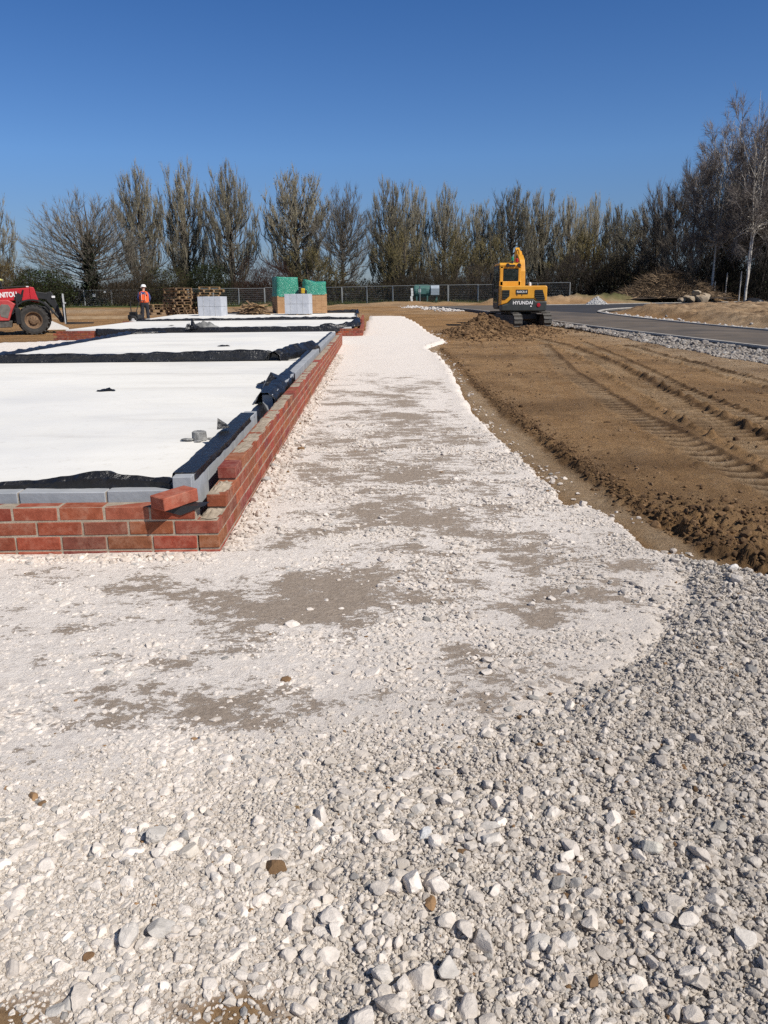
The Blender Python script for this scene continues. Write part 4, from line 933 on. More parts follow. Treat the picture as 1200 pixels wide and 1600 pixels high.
def proto(kind):
    if kind in protos: return protos[kind], True
    if kind == 'popA': t = make_tree('poplar_tree', 1, 18.5, 3.1, nl=84, nsub=9, ntw=13, twl=1.0, sub_len=2.0, trunk_r=.34, buds=3200, bud_c=OB, c_lo=OL, c_hi=OH, **POP)
    if kind == 'popB': t = make_tree('poplar_tree', 2, 18.5, 3.0, nl=84, nsub=9, ntw=13, twl=1.0, sub_len=2.0, trunk_r=.36, stems=3, buds=2600, bud_c=OB, c_lo=OL, c_hi=OH, ivy=1500, ivy_h=.32, **POP)
    if kind == 'popC': t = make_tree('poplar_tree', 3, 18.5, 3.3, nl=84, nsub=9, ntw=13, twl=1.0, sub_len=2.1, trunk_r=.36, stems=2, buds=3600, bud_c=OB, c_lo=OL, c_hi=OH, **POP)
    if kind == 'popD': t = make_tree('poplar_tree', 4, 18.5, 2.6, nl=76, nsub=9, ntw=13, twl=.9, sub_len=1.9, trunk_r=.30, stems=2, buds=3400, bud_c=OB, c_lo=OL, c_hi=OH, **POP)
    if kind == 'olive': t = make_tree('willow_tree', 5, 11., 2.9, ash_prof, 30, 9, 12, .8, 1.7, .2, start=(.03, .12), fast=.7, wild=.6, upb=.6, buds=6500, bud_c=(.20, .16, .055), c_lo=(.15, .125, .07), c_hi=(.31, .26, .14), stems=3)
    if kind == 'ash': t = make_tree('ash_tree', 6, 14., 6.6, ash_prof, 110, 8, 9, .95, 2.3, .34, start=(.08, .16), fast=.55, wild=.62, upb=.35, c_lo=(.13, .115, .092), c_hi=(.27, .24, .19), ivy=5200, ivy_h=.62)
    if kind == 'round': t = make_tree('ash_tree', 7, 14.5, 4.2, ash_prof, 90, 8, 10, .9, 2.1, .28, start=(.08, .2), fast=.55, wild=.6, upb=.45, c_lo=(.13, .115, .092), c_hi=(.27, .24, .19))
    if kind == 'dark': t = make_tree('alder_tree', 8, 14., 3.3, ash_prof, 46, 9, 11, .9, 2.0, .17, start=(.2, .4), fast=.6, wild=.6, upb=.55, c_lo=(.095, .083, .07), c_hi=(.22, .19, .16), bark=M_BARKD)
    if kind == 'dark2': t = make_tree('alder_tree', 9, 12., 2.6, ash_prof, 28, 10, 12, .85, 1.9, .15, start=(.15, .35), fast=.6, wild=.6, upb=.6, c_lo=(.095, .083, .07), c_hi=(.22, .19, .16), bark=M_BARKD, lean=(-1.6, 0))
    if kind == 'birch': t = make_tree('birch_tree', 10, 19., 3.9, lambda q: .55 + .6 * math.sin(min(1, max(0, (q - .2) / .85)) * PI), 60, 11, 20, .9, 2.0, .15, start=(.3, .42), fast=.78, droop=.22, wild=.7, upb=.35, c_lo=(.12, .105, .095), c_hi=(.27, .235, .21), bark=M_BIRCH, stems=2, tw_r=.015, fork=.3, hi_twig=(.235, .205, .19))
    if kind == 'birch2': t = make_tree('birch_tree', 12, 20., 4.3, lambda q: .55 + .6 * math.sin(min(1, max(0, (q - .2) / .85)) * PI), 66, 11, 20, .9, 2.1, .17, start=(.32, .45), fast=.78, droop=.22, wild=.7, upb=.35, c_lo=(.12, .105, .095), c_hi=(.27, .235, .21), bark=M_BIRCH, stems=3, tw_r=.015, fork=.3, hi_twig=(.235, .205, .19))
    if kind == 'ever': t = make_tree('ivy_clad_tree', 11, 11.5, 3.1, ash_prof, 24, 7, 8, .8, 1.8, .2, start=(.12, .4), fast=.6, wild=.6, upb=.5, c_lo=(.03, .03, .02), c_hi=(.07, .07, .04), bark=M_BARKD, ivy=9000, ivy_h=.98)
    protos[kind] = t; EXT[kind] = list(NOMX.values())[-1]; return t, False
NOMH = dict(popA=18.5, popB=18.5, popC=18.5, popD=18.5, olive=11., ash=14., round=14.5, dark=14., dark2=12., birch=19., birch2=20., ever=11.5)
NOMR = dict(popA=3.1 * 1.2, popB=3.9, popC=3.9, popD=3.1, olive=3.3, ash=7.4, round=4.8, dark=3.8, dark2=3.0, birch=4.6, birch2=5., ever=3.4)
def tree(kind, px, top, wid, Y, label, grp, yaw=0.):
    t, again = proto(kind); o = copy_tree(t) if again else t
    p = at(px, 450, 0, Y); zg = float(Bz(np.array(p.x), np.array(Y))); zt = at(px, top, 0, Y).z; k = Y / math.cos(0) / F_PX * 1.0
    nx, nz = EXT[kind]; hs = (zt - zg) / nz; ws = wid * Y * 1.035 / F_PX / 2 / nx
    o.location = (p.x, Y, zg - .1); o.scale = (ws, ws, hs); o.rotation_euler = (0, 0, yaw)
    tag(o, label, 'tree', grp); return o
GP = 'poplars in a row behind the site fence'; GR = 'bare trees at the right edge of the site'
for a in [('popC', -14, 296, 70, 122, 'grey poplar cut off by the left edge of the photo', GP, 0.),
          ('ash', 142, 306, 168, 106, 'broad round bare tree with dark ivy up its middle, above the telehandler forks', GP, .4),
          ('popA', 226, 263, 68, 120, 'slim poplar rising straight behind the worker in the orange vest', GP, 0.),
          ('popB', 297, 255, 63, 120, 'tall poplar with ivy round its foot, above the pallet stacks', GP, 1.),
          ('popC', 369, 257, 82, 118, 'wide forked poplar with a side lobe, standing apart left of the dense poplar', GP, 2.),
          ('popA', 466, 267, 92, 117, 'big dense poplar directly above the green wrapped brick packs', GP, 3.),
          ('round', 536, 292, 84, 112, 'rounded grey bare tree leaning against the big dense poplar', GP, 1.2),
          ('popB', 608, 283, 66, 122, 'tall poplar above the far end of the chalk path', GP, 4.),
          ('popD', 650, 290, 44, 126, 'thin poplar squeezed between two taller ones over the teal tank', GP, .6),
          ('popC', 690, 292, 58, 124, 'twin topped poplar to the right of the teal tank', GP, 5.),
          ('olive', 628, 352, 74, 110, 'low olive brown willow in front of the poplars, left of the teal tank', GP, 0.),
          ('olive', 706, 350, 70, 108, 'olive brown willow below the twin topped poplar', GP, 2.),
          ('olive', 492, 380, 80, 106, 'bushy olive willow at the foot of the rounded grey tree', GP, 4.),
          ('popD', 745, 317, 56, 126, 'short pointed poplar left of the digger cab', GP, 2.2),
          ('popA', 797, 292, 64, 124, 'poplar towering right above the yellow digger', GP, 1.7),
          ('popB', 846, 300, 56, 128, 'poplar just right of the raised digger arm', GP, 2.9),
          ('popD', 885, 308, 46, 126, 'narrow poplar second to the right of the digger arm', GP, 4.4),
          ('popC', 924, 305, 58, 128, 'pale poplar above the fence gap right of the digger', GP, .3),
          ('popD', 957, 321, 50, 124, 'smaller poplar left of the brown brush heap', GP, 3.6),
          ('olive', 900, 352, 78, 108, 'olive tinted willow hiding the feet of the poplars right of the digger', GP, 1.),
          ('olive', 775, 362, 70, 112, 'olive willow showing behind the left of the digger cab', GP, 5.),
          ('popA', 1000, 324, 78, 106, 'brown leafless poplar above the left end of the brush heap', GP, 5.2),
          ('dark2', 1040, 284, 74, 92, 'dark leaning leafless tree first in the right hand wood', GR, 0.),
          ('dark', 1074, 252, 92, 88, 'dark straight leafless tree above the middle of the brush heap', GR, 1.),
          ('birch', 1112, 180, 88, 78, 'white stemmed birch forking low, left of two birches', GR, .4),
          ('birch2', 1166, 150, 96, 74, 'tallest white birch with a spreading three way fork', GR, 2.2),
          ('birch', 1204, 156, 92, 76, 'white birch partly cut off by the right edge of the photo', GR, 4.),
          ('ever', 1136, 286, 96, 86, 'ivy smothered tree dark green between the two birches', GR, 0.),
          ('ever', 1194, 300, 96, 84, 'ivy smothered tree at the right edge behind the tallest birch', GR, 2.),
          ('dark', 1138, 270, 74, 94, 'thin dark tree standing between the birch crowns', GR, 3.),
          ('dark2', 1186, 285, 66, 80, 'dark leaning tree close behind the tallest birch stem', GR, 3.4),
          ('dark', 1212, 262, 84, 82, 'dark leafless tree at the far right margin', GR, 5.),
          ('dark', 1148, 216, 70, 92, 'tall thin dark tree rising between the two forked birches', GR, 3.7),
          ('dark', 1092, 232, 66, 94, 'dark slender tree just left of the low forking birch', GR, 2.4),
          ('dark', 1186, 200, 70, 90, 'tall dark tree filling the gap right of the tallest birch', GR, .8),
          ('dark2', 1058, 300, 52, 86, 'small leaning dark tree in front of the straight leafless one', GR, 5.5),
          ('dark2', 1022, 330, 50, 90, 'lowest dark sapling where the right hand wood begins', GR, 4.6),
          ('dark2', 1098, 330, 54, 84, 'small dark tree left of the low forking birch', GR, 1.9)]:
    tree(*a)

# hedge, thickets, shrubs
def twig_cloud(rng, n, cx, cy, cz, ln, col_lo, col_hi, up=.8, rr=.012):
    d = unit(rng.standard_normal((n, 3)) * .6 + np.array([0, 0, up])); P0 = np.c_[cx, cy, cz]; P1 = P0 + d * ln[:, None]; v, f = twig_mesh(P0, P1, np.full(n, rr)); t = rng.random((n, 1)); C = np.array(col_lo) * (1 - t) + np.array(col_hi) * t
    return v, f, np.repeat(C, 4, 0)
def shrub(label, px, top, bot, wid, Y, lo, hi, seed, n=2600, leaf=0, leaf_c=(.05, .06, .02), grp='shrubs behind the site fence'):
    r = np.random.default_rng(seed); p = at(px, bot, 0, Y); zb = float(Bz(np.array(p.x), np.array(Y))); H = at(px, top, 0, Y).z - zb; Wd = wid * Y / F_PX / 2
    root = empty('shrub', (p.x, Y, zb), label, 'shrub', grp)
    a = r.uniform(0, 2 * PI, n); u = r.random(n) ** .5; h = r.random(n); q = Wd * u * (.45 + .75 * np.sin(np.clip(h, .02, .95) * PI) ** .6); lump = 1 + .18 * np.sin(3 * a + seed) + .12 * np.sin(5 * a + 2 * seed)
    v, f, C = twig_cloud(r, n, q * np.cos(a), q * np.sin(a), h * H * .82 * lump, r.uniform(.25, .6, n) * max(.5, H / 3.5), tuple(q * .62 for q in lo), tuple(q * .62 for q in hi), .9, .018)
    stem = MB()
    for k in range(7):
        b = r.uniform(0, 2 * PI); stem.tube([(0, 0, -.1), (.3 * Wd * math.cos(b), .3 * Wd * math.sin(b), H * .35), (.6 * Wd * math.cos(b), .6 * Wd * math.sin(b), H * .75)], [.05, .035, .012], 5)
    stem.build('stem', M_BARKD, root)
    if leaf:
        k = r.integers(0, n, leaf); c = np.c_[q[k] * np.cos(a[k]), q[k] * np.sin(a[k]), h[k] * H * .9] + r.normal(0, .15, (leaf, 3)); v2, f2 = leaf_mesh(c, r.uniform(.06, .14, leaf), r)
        f = np.vstack([f, tri(f2) + len(v)]); v = np.vstack([v, v2]); C = np.vstack([C, np.repeat(np.array(leaf_c) * r.uniform(.3, 1.1, (leaf, 1)), 4, 0)])
    link('foliage', np_mesh('foliage', v, f, M_TWIG, cols=C), root); return root
shrub('tan willow bush at the far left above the telehandler boom', 22, 408, 470, 66, 102, (.12, .085, .04), (.24, .17, .08), 1, 4200, 1500, (.16, .12, .045))
shrub('dark green bramble mound between the tan bush and the round bare tree', 72, 416, 474, 80, 101, (.04, .04, .018), (.09, .085, .035), 2, 3600, 3800, (.05, .07, .02))
shrub('dusky brown bush left of the worker, under the slim poplar', 210, 420, 474, 90, 103, (.06, .045, .03), (.13, .095, .06), 3, 4200)
shrub('brown green bush between the first two slim poplars', 266, 412, 474, 70, 104, (.06, .05, .03), (.13, .11, .055), 4, 3600, 1600, (.07, .075, .025))
shrub('red brown thorn bush left of the green wrapped packs', 420, 404, 472, 86, 103, (.06, .03, .022), (.13, .07, .05), 5, 5200)
shrub('dark ivy bush at the foot of the wide forked poplar', 328, 408, 472, 58, 104, (.03, .035, .016), (.07, .07, .03), 6, 2600, 3600, (.035, .05, .016))
shrub('dark brown thorn bush behind the teal tank', 668, 414, 470, 96, 101, (.05, .04, .028), (.11, .085, .055), 7, 4600)
shrub('grey brown bush behind the digger cab', 760, 410, 468, 96, 101, (.065, .05, .04), (.13, .10, .075), 8, 4600)
shrub('dark thorn bush between the digger and the brush heap', 905, 398, 462, 110, 96, (.045, .036, .03), (.11, .085, .068), 9, 5600)
shrub('brown bush behind the left shoulder of the brush heap', 985, 390, 460, 90, 93, (.05, .04, .028), (.12, .095, .06), 10, 5000, 600, (.09, .075, .03))
shrub('blackish bush at the foot of the low forking birch', 1118, 412, 464, 84, 84, (.02, .018, .014), (.055, .045, .034), 11, 4600, 900, (.03, .035, .014))
shrub('blackish bush under the tallest birch', 1180, 408, 466, 96, 80, (.02, .018, .014), (.055, .045, .034), 12, 4800, 900, (.03, .035, .014))
shrub('dark bush behind the right shoulder of the brush heap', 1066, 410, 460, 80, 90, (.028, .022, .018), (.07, .055, .042), 13, 4200)
r = np.random.default_rng(55); n = 60000
x = r.uniform(-68, 62, n); y = 104 + r.uniform(0, 10, n) - .10 * (x + 10) * (x > -10) - sst((x - 14) / 14) * 14; hm = np.clip(2.9 + 1.6 * fbm(x, y, 6, 3, 8) + .9 * fbm(x, y, 1.6, 2, 9), .6, 5) * (1 + .35 * sst((x - 18) / 8))
tone = np.clip(.5 + .9 * fbm(x, y, 7, 3, 28), 0, 1)[:, None]; d = unit(r.standard_normal((n, 3)) * .55 + np.array([0, 0, .9])); P0 = np.c_[x, y, Bz(x, y) + hm * r.random(n) ** .9 * .85]; l = r.uniform(.4, 1.1, n)
v, f = twig_mesh(P0, P0 + d * l[:, None], np.full(n, .028)); C = np.array((.022, .018, .012)) * (1 - tone) + np.array((.075, .055, .033)) * tone; C = C * r.uniform(.5, 1.5, (n, 1)) * np.where(x > 20, .6, 1.)[:, None]
k = r.integers(0, n, 16000); v2, f2 = leaf_mesh(P0[k] + r.normal(0, .3, (16000, 3)), r.uniform(.09, .22, 16000), r); C2 = np.array((.045, .045, .018)) * r.uniform(.4, 1.6, (16000, 1)) * np.where(x[k] > 20, .6, 1.)[:, None]
tag(link('thicket', np_mesh('thicket', np.vstack([v, v2]), np.vstack([f, tri(f2) + len(v)]), M_TWIG, cols=np.vstack([np.repeat(C, 4, 0), np.repeat(C2, 4, 0)]))), 'tangled brown bramble thicket along the foot of the trees', 'thicket', kind='stuff')
# rough grass along the fence
n = 24000; x = r.uniform(-60, 17, n); yl = np.interp(x, [-60, -28, -7, 9, 24], [106, 102, 95, 83, 72]); y = yl + r.uniform(-2.2, 7, n); k = r.random(n) < np.clip(.35 + 1.5 * fbm(x, y, 4, 3, 18), .03, 1); x, y = x[k], y[k]; n = len(x)
P0 = np.c_[x, y, earth(x, y)[0]]; d = unit(r.standard_normal((n, 3)) * .5 + np.array([0, 0, 1.])); v, f = twig_mesh(P0, P0 + d * r.uniform(.2, .65, n)[:, None], np.full(n, .035)); C = np.array((.05, .068, .02)) * r.uniform(.4, 1.4, (n, 1)); m = r.random(n) < .25; C[m] = np.array((.16, .14, .06)) * r.uniform(.6, 1.3, (m.sum(), 1))
tag(link('grass', np_mesh('grass', v, f, M_TWIG, cols=np.repeat(C, 4, 0))), 'rough green grass along the foot of the wire fence', 'grass', kind='stuff')
# ================================================================== site things
def gz(x, y): return float(earth(np.array([float(x)]), np.array([float(y)]))[0][0])
M_YEL = pmat('digger_yellow', (.72, .35, .03), (.62, .27, .02), 2., .42, bs=.05, bd=.002, c3=(.62, .36, .10))
M_CHAR = pmat('counterweight_grey', (.035, .042, .04), (.022, .026, .026), 4., .55)
M_BLK = pmat('black_steel', (.018, .018, .018), (.01, .01, .01), 6., .55)
M_TRACK = pmat('muddy_steel', (.10, .095, .085), (.05, .042, .034), 9., .75, bs=.4, bd=.01, c3=(.17, .12, .08))
M_RUB = pmat('tyre_rubber', (.045, .042, .038), (.025, .023, .021), 12., .85, bs=.4, bd=.01, c3=(.10, .075, .05))
M_MUD = pmat('mud_caked', (.23, .145, .085), (.13, .08, .045), 9., .95, bs=.6, bd=.02)
M_RED = pmat('loader_red', (.52, .022, .03), (.42, .018, .022), 2., .4, c3=(.46, .05, .045))
M_PINK = pmat('dusty_red', (.50, .075, .07), (.38, .03, .032), 3., .6)
M_WHITE = pmat('white_paint', (.80, .80, .78), (.70, .70, .68), 8., .5)
M_STEEL = pmat('galvanised_steel', (.50, .51, .50), (.40, .41, .41), 8., .55, metal=.2)
M_CHROME = pmat('ram_rod', (.6, .6, .6), (.5, .5, .5), 8., .25, metal=.9)
M_REDL = pmat('red_lens', (.45, .012, .02), None, 8., .3); M_GRNL = pmat('green_lens', (.02, .28, .13), None, 8., .3); M_AMB = pmat('amber_lens', (.7, .22, .02), None, 8., .3)
def glass_mat():
    m, nt, b = new_mat('tinted_glass'); b.inputs['Base Color'].default_value = (.05, .07, .065, 1); b.inputs['Roughness'].default_value = .06
    b.inputs['Transmission Weight'].default_value = .75; b.inputs['IOR'].default_value = 1.2
    f = nt.noise(ovec(nt), 5, 4, .6); nt.link(nt.ramp(f, [(.4, (.05, .075, .07)), (.7, (.14, .17, .16))]), b.inputs['Base Color']); return m
M_GLASS = glass_mat()
def text(body, size, mat, parent, name, M, bold=.0, ext=.004, sx=1., spacing=1.):
    cu = bpy.data.curves.new(name, 'FONT'); cu.body = body; cu.size = size; cu.align_x = 'CENTER'; cu.align_y = 'CENTER'; cu.extrude = ext; cu.offset = bold; cu.space_character = spacing
    t = bpy.data.objects.new(name, cu); COL.objects.link(t); dg = bpy.context.evaluated_depsgraph_get(); me = bpy.data.meshes.new_from_object(t.evaluated_get(dg)); bpy.data.objects.remove(t)
    me.transform(Matrix.Diagonal((sx, 1, 1, 1))); me.materials.clear(); me.materials.append(mat); o = link(name, me, parent); o.matrix_local = M; return o
XZ = Matrix.Rotation(PI / 2, 4, 'X')      # text upright, facing -Y

def rounded(w, h, r, n=4, cx=0, cy=0):
    out = []
    for qx, qy, a0 in ((1, 1, 0), (-1, 1, 90), (-1, -1, 180), (1, -1, 270)):
        for k in range(n + 1):
            a = R(a0 + 90 * k / n); out.append((cx + qx * (w / 2 - r) + r * math.cos(a), cy + qy * (h / 2 - r) + r * math.sin(a)))
    return out

# ------------------------------------------------------------------ excavator (seen from behind)
p = at(813, 482, 0, 34.2); EXZ = -.10
ex = empty('excavator', (p.x, 34.6, EXZ), 'yellow tracked digger seen from behind, boom raised, on the brown spoil beside the road', 'digger')
ex.scale = (.955, .955, .985)
under = empty('undercarriage', (0, 0, 0), None, None); under.parent = ex; under.rotation_euler = (0, 0, R(22))
mb = MB(); mb.box((0, 0, .50), (1.0, 1.5, .28), 0, ch=.04); mb.box((0, 0, .70), (.8, .8, .16), 0, ch=.03); mb.lathe([(0, .66), (.44, .66), (.44, .84), (0, .84)], 20)
for s in (-1, 1): mb.box((s * .48, .45, .42), (.3, .22, .22), 0, rot=(0, 0, s * .3)); mb.box((s * .48, -.45, .42), (.3, .22, .22), 0, rot=(0, 0, -s * .3))
mb.build('track_frame', M_BLK, under, bevel=.015)
def stadium(L, h, n=10):
    r = h / 2; l = L / 2 - r
    return [(l + r * math.cos(R(a)), r + r * math.sin(R(a))) for a in np.linspace(-90, 90, n)] + [(-l + r * math.cos(R(a)), r + r * math.sin(R(a))) for a in np.linspace(90, 270, n)]
def stad_pt(s, L, h):
    r = h / 2; l = L - h; P_ = 2 * l + 2 * PI * r; s %= P_
    if s < l: return (-l / 2 + s, 0), -PI / 2
    s -= l
    if s < PI * r: a = -PI / 2 + s / r; return (l / 2 + r * math.cos(a), r + r * math.sin(a)), a
    s -= PI * r
    if s < l: return (l / 2 - s, h), PI / 2
    s -= l; a = PI / 2 + s / r; return (-l / 2 + r * math.cos(a), r + r * math.sin(a)), a
def track(sx):
    L, h, w_ = 2.45, .64, .40
    tk = empty('track', (sx * .74, 0, 0), None, None); tk.parent = under
    mb = MB(); P_ = 2 * (L - h) + PI * h; n = 38
    for k in range(n):
        (y, z), a = stad_pt(k * P_ / n, L, h); M = Matrix.Translation((0, y, z + .03)) @ Matrix.Rotation(a - PI / 2, 4, 'X')
        mb.box((0, 0, -.012), (w_, P_ / n * .93, .03), 0, M=M); mb.box((0, -.03, .022), (w_ * .98, .028, .05), 0, M=M)
    mb.build('track_shoes', M_TRACK, tk, bevel=.004)
    mb = MB(); prof = [(y * .93, z * .93 + .045) for y, z in stadium(L, h)]; mb.prism([(a * .98, b * .80 + .075) for a, b in stadium(L - .18, h)], -.13, .13, 'x')
    mb.build('track_beam', M_BLK, tk)
    for y in (L / 2 - .33, -L / 2 + .33):
        mb = MB(); mb.lathe([(0, -.15), (.17, -.15), (.24, -.10), (.24, .10), (.17, .15), (0, .15)], 16, 'x', M=Matrix.Translation((0, y, h / 2 + .03))); mb.build('sprocket', M_TRACK, tk)
    mb = MB()
    for y in (-.6, -.2, .2, .6): mb.lathe([(0, -.16), (.09, -.16), (.09, .16), (0, .16)], 12, 'x', M=Matrix.Translation((0, y, .13)))
    mb.build('rollers', M_BLK, tk)
track(-1); track(1)
UP = empty('house', (0, 0, 0), None, None); UP.parent = ex
# deck and engine hood: rear at y=-1.28
mb = MB()
mb.box((0, .25, .86), (1.90, 2.0, .12), 0, ch=.02)
mb.build('deck', M_BLK, UP, bevel=.01)
# counterweight : charcoal belly, chamfered ends sweeping up
mb = MB(); mb.prism([(-.96, .74), (.93, .72), (.97, .82), (.97, 1.13), (.52, 1.13), (.40, 1.22), (-.52, 1.22), (-.70, 1.05), (-.96, .98)], -1.30, -.62, 'y')
mb.build('counterweight', M_CHAR, UP, bevel=.05)
mb = MB(); mb.prism([(-.97, .985), (-.715, 1.06), (-.53, 1.228), (.405, 1.228), (.53, 1.138), (.98, 1.138), (.98, 1.70), (.93, 1.745), (-.97, 1.745)], -1.24, -.30, 'y')
mb.prism([(.30, 1.14), (.98, 1.14), (.98, 1.70), (.93, 1.745), (.30, 1.745)], -.30, 1.15, 'y')
mb.build('engine_hood', M_YEL, UP, bevel=.035)
def grille(pts, nl):
    mb = MB(); mb.prism(pts, -1.262, -1.20, 'y', 0); g = mb.build('grille', M_BLK, UP)
    mb = MB(); z0 = min(q[1] for q in pts); z1 = max(q[1] for q in pts)
    for k in range(nl):
        z = z0 + (k + .6) * (z1 - z0) / nl; xs = []
        for i in range(len(pts)):
            (xa, za), (xb, zb) = pts[i], pts[(i + 1) % len(pts)]
            if (za - z) * (zb - z) < 0: xs.append(xa + (xb - xa) * (z - za) / (zb - za))
        if len(xs) == 2: mb.box(((xs[0] + xs[1]) / 2, -1.268, z), (abs(xs[1] - xs[0]) * .94, .03, .028), 0, rot=(R(35), 0, 0))
    mb.build('louvre', M_CHAR, g)
grille([(.46, 1.28), (.56, 1.17), (.88, 1.15), (.89, 1.25), (.78, 1.58), (.46, 1.58)], 6)
grille([(-.93, 1.20), (-.80, 1.20), (-.62, 1.34), (-.62, 1.58), (-.93, 1.58)], 6)
mb = MB(); mb.box((-.10, -1.243, 1.50), (.52, .02, .19), 0, ch=.01); pl = mb.build('name_plate', M_BLK, UP)
text('R60CR-9', .115, M_WHITE, pl, 'lettering', Matrix.Translation((-.10, -1.256, 1.50)) @ XZ, .002, .002)
for x_, w_ in ((-.30, .03), (-.09, .025)):
    mb = MB(); mb.box((x_, -1.243, 1.395), (w_, .015, .09), 0); mb.build('hood_latch', M_BLK, UP)
text('HYUNDAI', .185, M_WHITE, UP, 'lettering', Matrix.Translation((-.05, -1.305, 1.065)) @ XZ, .006, .003, 1.0, 1.05)
mb = MB(); mb.lathe([(0, .0), (.075, .0), (.085, .03), (0, .035)], 14, 'y', M=Matrix.Translation((.62, -1.325, .975))); mb.build('reflector', M_REDL, UP)
mb = MB(); mb.box((.30, -1.305, .93), (.06, .02, .05)); mb.build('tow_plate', M_WHITE, UP)
# cab on the left: hollow frame with panes
cx0, cx1, cy0, cy1, cz0, cz1 = -.97, -.02, -.52, 1.15, 1.0, 2.62
cab = empty('cab', (0, 0, 0), None, None); cab.parent = UP
mb = MB()
mb.box(((cx0 + cx1) / 2, cy0 + .06, 1.84), (cx1 - cx0, .12, .22), 0); mb.box(((cx0 + cx1) / 2, (cy0 + cy1) / 2, 1.2), (cx1 - cx0, cy1 - cy0, .5), 0)
for x in (cx0 + .10, cx1 - .08): mb.box((x, cy0 + .06, 2.15), (.16 if x < -.5 else .13, .12, .80), 0)
mb.box(((cx0 + cx1) / 2, cy0 + .07, 2.50), (cx1 - cx0, .14, .12), 0)
mb.prism([(cy0 - .02, 2.54), (cy1 - .1, 2.54), (cy1, 2.60), (cy1 - .12, 2.68), (cy0 + .1, 2.68), (cy0 - .02, 2.62)], cx0, cx1, 'x', 0)
for x in (cx0 + .045, cx1 - .045): mb.box((x, cy1 - .05, 2.0), (.09, .10, 1.2), 0)
mb.build('cab_shell', M_YEL, cab, bevel=.03)
mb = MB()
mb.box((cx0 - .012, .32, 1.72), (.025, 1.60, 1.72), 0, ch=.01)
dr = mb.build('door', M_BLK, cab); mb = MB(); mb.box((cx0 - .028, .30, 2.05), (.012, 1.3, .82), 0); mb.box((cx0 - .028, .30, 1.3), (.012, 1.1, .45)); mb.build('door_pane', M_GLASS, dr)
mb = MB(); mb.tube([(cx0 - .07, cy1 - .2, 1.3), (cx0 - .08, cy1 - .2, 1.9), (cx0 - .03, cy1 - .2, 2.1)], .018, 6); mb.tube([(cx0 - .02, .9, 2.2), (cx0 - .16, .98, 2.25)], .014, 6); mb.box((cx0 - .18, 1.0, 2.16), (.05, .14, .28), 0, ch=.012); mb.build('mirror_and_rail', M_BLK, cab)
mb = MB(); mb.box(((cx0 + cx1) / 2 + .02, cy0 + .02, 2.19), (.70, .03, .50), 0); g = mb.build('window_seal', M_BLK, cab)
mb = MB(); mb.box(((cx0 + cx1) / 2 + .02, cy0 - .004, 2.19), (.62, .02, .42), 0); mb.build('rear_pane', M_GLASS, cab)
mb = MB(); mb.box((cx1 + .004, .35, 2.15), (.012, 1.2, .65)); mb.build('side_pane', M_GLASS, cab)
mb = MB(); mb.box((-.5, .1, 1.75), (.46, .16, .75), 0, ch=.05); mb.box((-.5, .3, 1.45), (.46, .46, .14), 0, ch=.04); mb.build('seat', M_BLK, cab)
for x in (-.62, -.14): mb = MB(); mb.lathe([(0, -.05), (.075, -.05), (.08, .02), (0, .04)], 14, 'y', M=Matrix.Translation((x, cy0 - .03, 2.58))); mb.build('work_lamp', M_BLK, cab)
mb = MB(); mb.tube([(-.42, cy0 + .05, 2.62), (-.42, cy0 + .05, 2.76)], .03, 8); mb.box((-.42, cy0 + .0, 2.56), (.22, .08, .08)); mb.build('lamp_post', M_BLK, cab)
mb = MB(); mb.lathe([(0, 0), (.05, 0), (.05, .12), (.03, .16), (0, .165)], 14, M=Matrix.Translation((-.42, cy0 + .05, 2.76))); mb.build('green_beacon', M_GRNL, cab)
mb = MB(); mb.lathe([(0, 0), (.065, 0), (.065, .12), (.04, .15), (0, .155)], 14, M=Matrix.Translation((-.22, cy0 + .1, 2.70))); mb.build('red_beacon', M_REDL, cab)
mb = MB(); mb.lathe([(0, 0), (.06, 0), (.06, .12), (0, .16)], 12, M=Matrix.Translation((.40, -.30, 1.745))); mb.build('exhaust', M_WHITE, UP)
# boom: rises in front of the house, arm folded beyond
bm_ = empty('boom', (.30, 1.0, 0), None, None); bm_.parent = UP
mb = MB(); mb.box((0, .12, 1.0), (.36, .5, .5), 0, ch=.05); mb.build('swing_post', M_BLK, bm_, bevel=.02)
mb = MB(); path = [(.15, 1.0, .40), (.18, 1.7, .36), (.26, 2.3, .34), (.50, 2.78, .34), (.95, 3.02, .30), (1.5, 3.08, .26)]
top = [(y - .5 * h, z + .25 * h) for y, z, h in path]; bot = [(y + .5 * h, z - .25 * h) for y, z, h in path]
mb.prism(top + bot[::-1], -.12, .12, 'x'); mb.build('boom_arm', M_YEL, bm_, bevel=.02)
mb = MB(); mb.tube([(.0, -.02, 1.15), (.0, .28, 2.5)], .062, 10); mb.tube([(-.17, .0, 1.4), (-.17, .46, 2.6), (-.14, 1.05, 3.05)], .018, 5); mb.tube([(.17, .0, 1.4), (.17, .46, 2.6), (.14, 1.05, 3.05)], .018, 5); mb.build('boom_ram', M_BLK, bm_)
mb = MB(); mb.tube([(0, .50, 2.68), (0, 1.15, 3.26)], .06, 10); mb.tube([(0, 1.15, 3.26), (0, 1.67, 3.36)], .035, 8); mb.build('arm_ram', M_YEL, bm_)
mb = MB(); mb.prism([(1.57, 3.34), (1.80, 3.46), (2.07, 3.08), (2.33, 2.0), (2.28, 1.35), (2.14, 1.33), (2.03, 2.0), (1.76, 2.95)], -.10, .10, 'x'); mb.build('dipper', M_YEL, bm_, bevel=.02)
mb = MB()
for s in (-.085, .085): mb.prism([(.88, 2.72), (1.08, 2.86), (1.28, 3.20), (1.18, 3.27), (.91, 3.06)], s - .02, s + .02, 'x')
mb.build('ram_bracket', M_YEL, bm_)
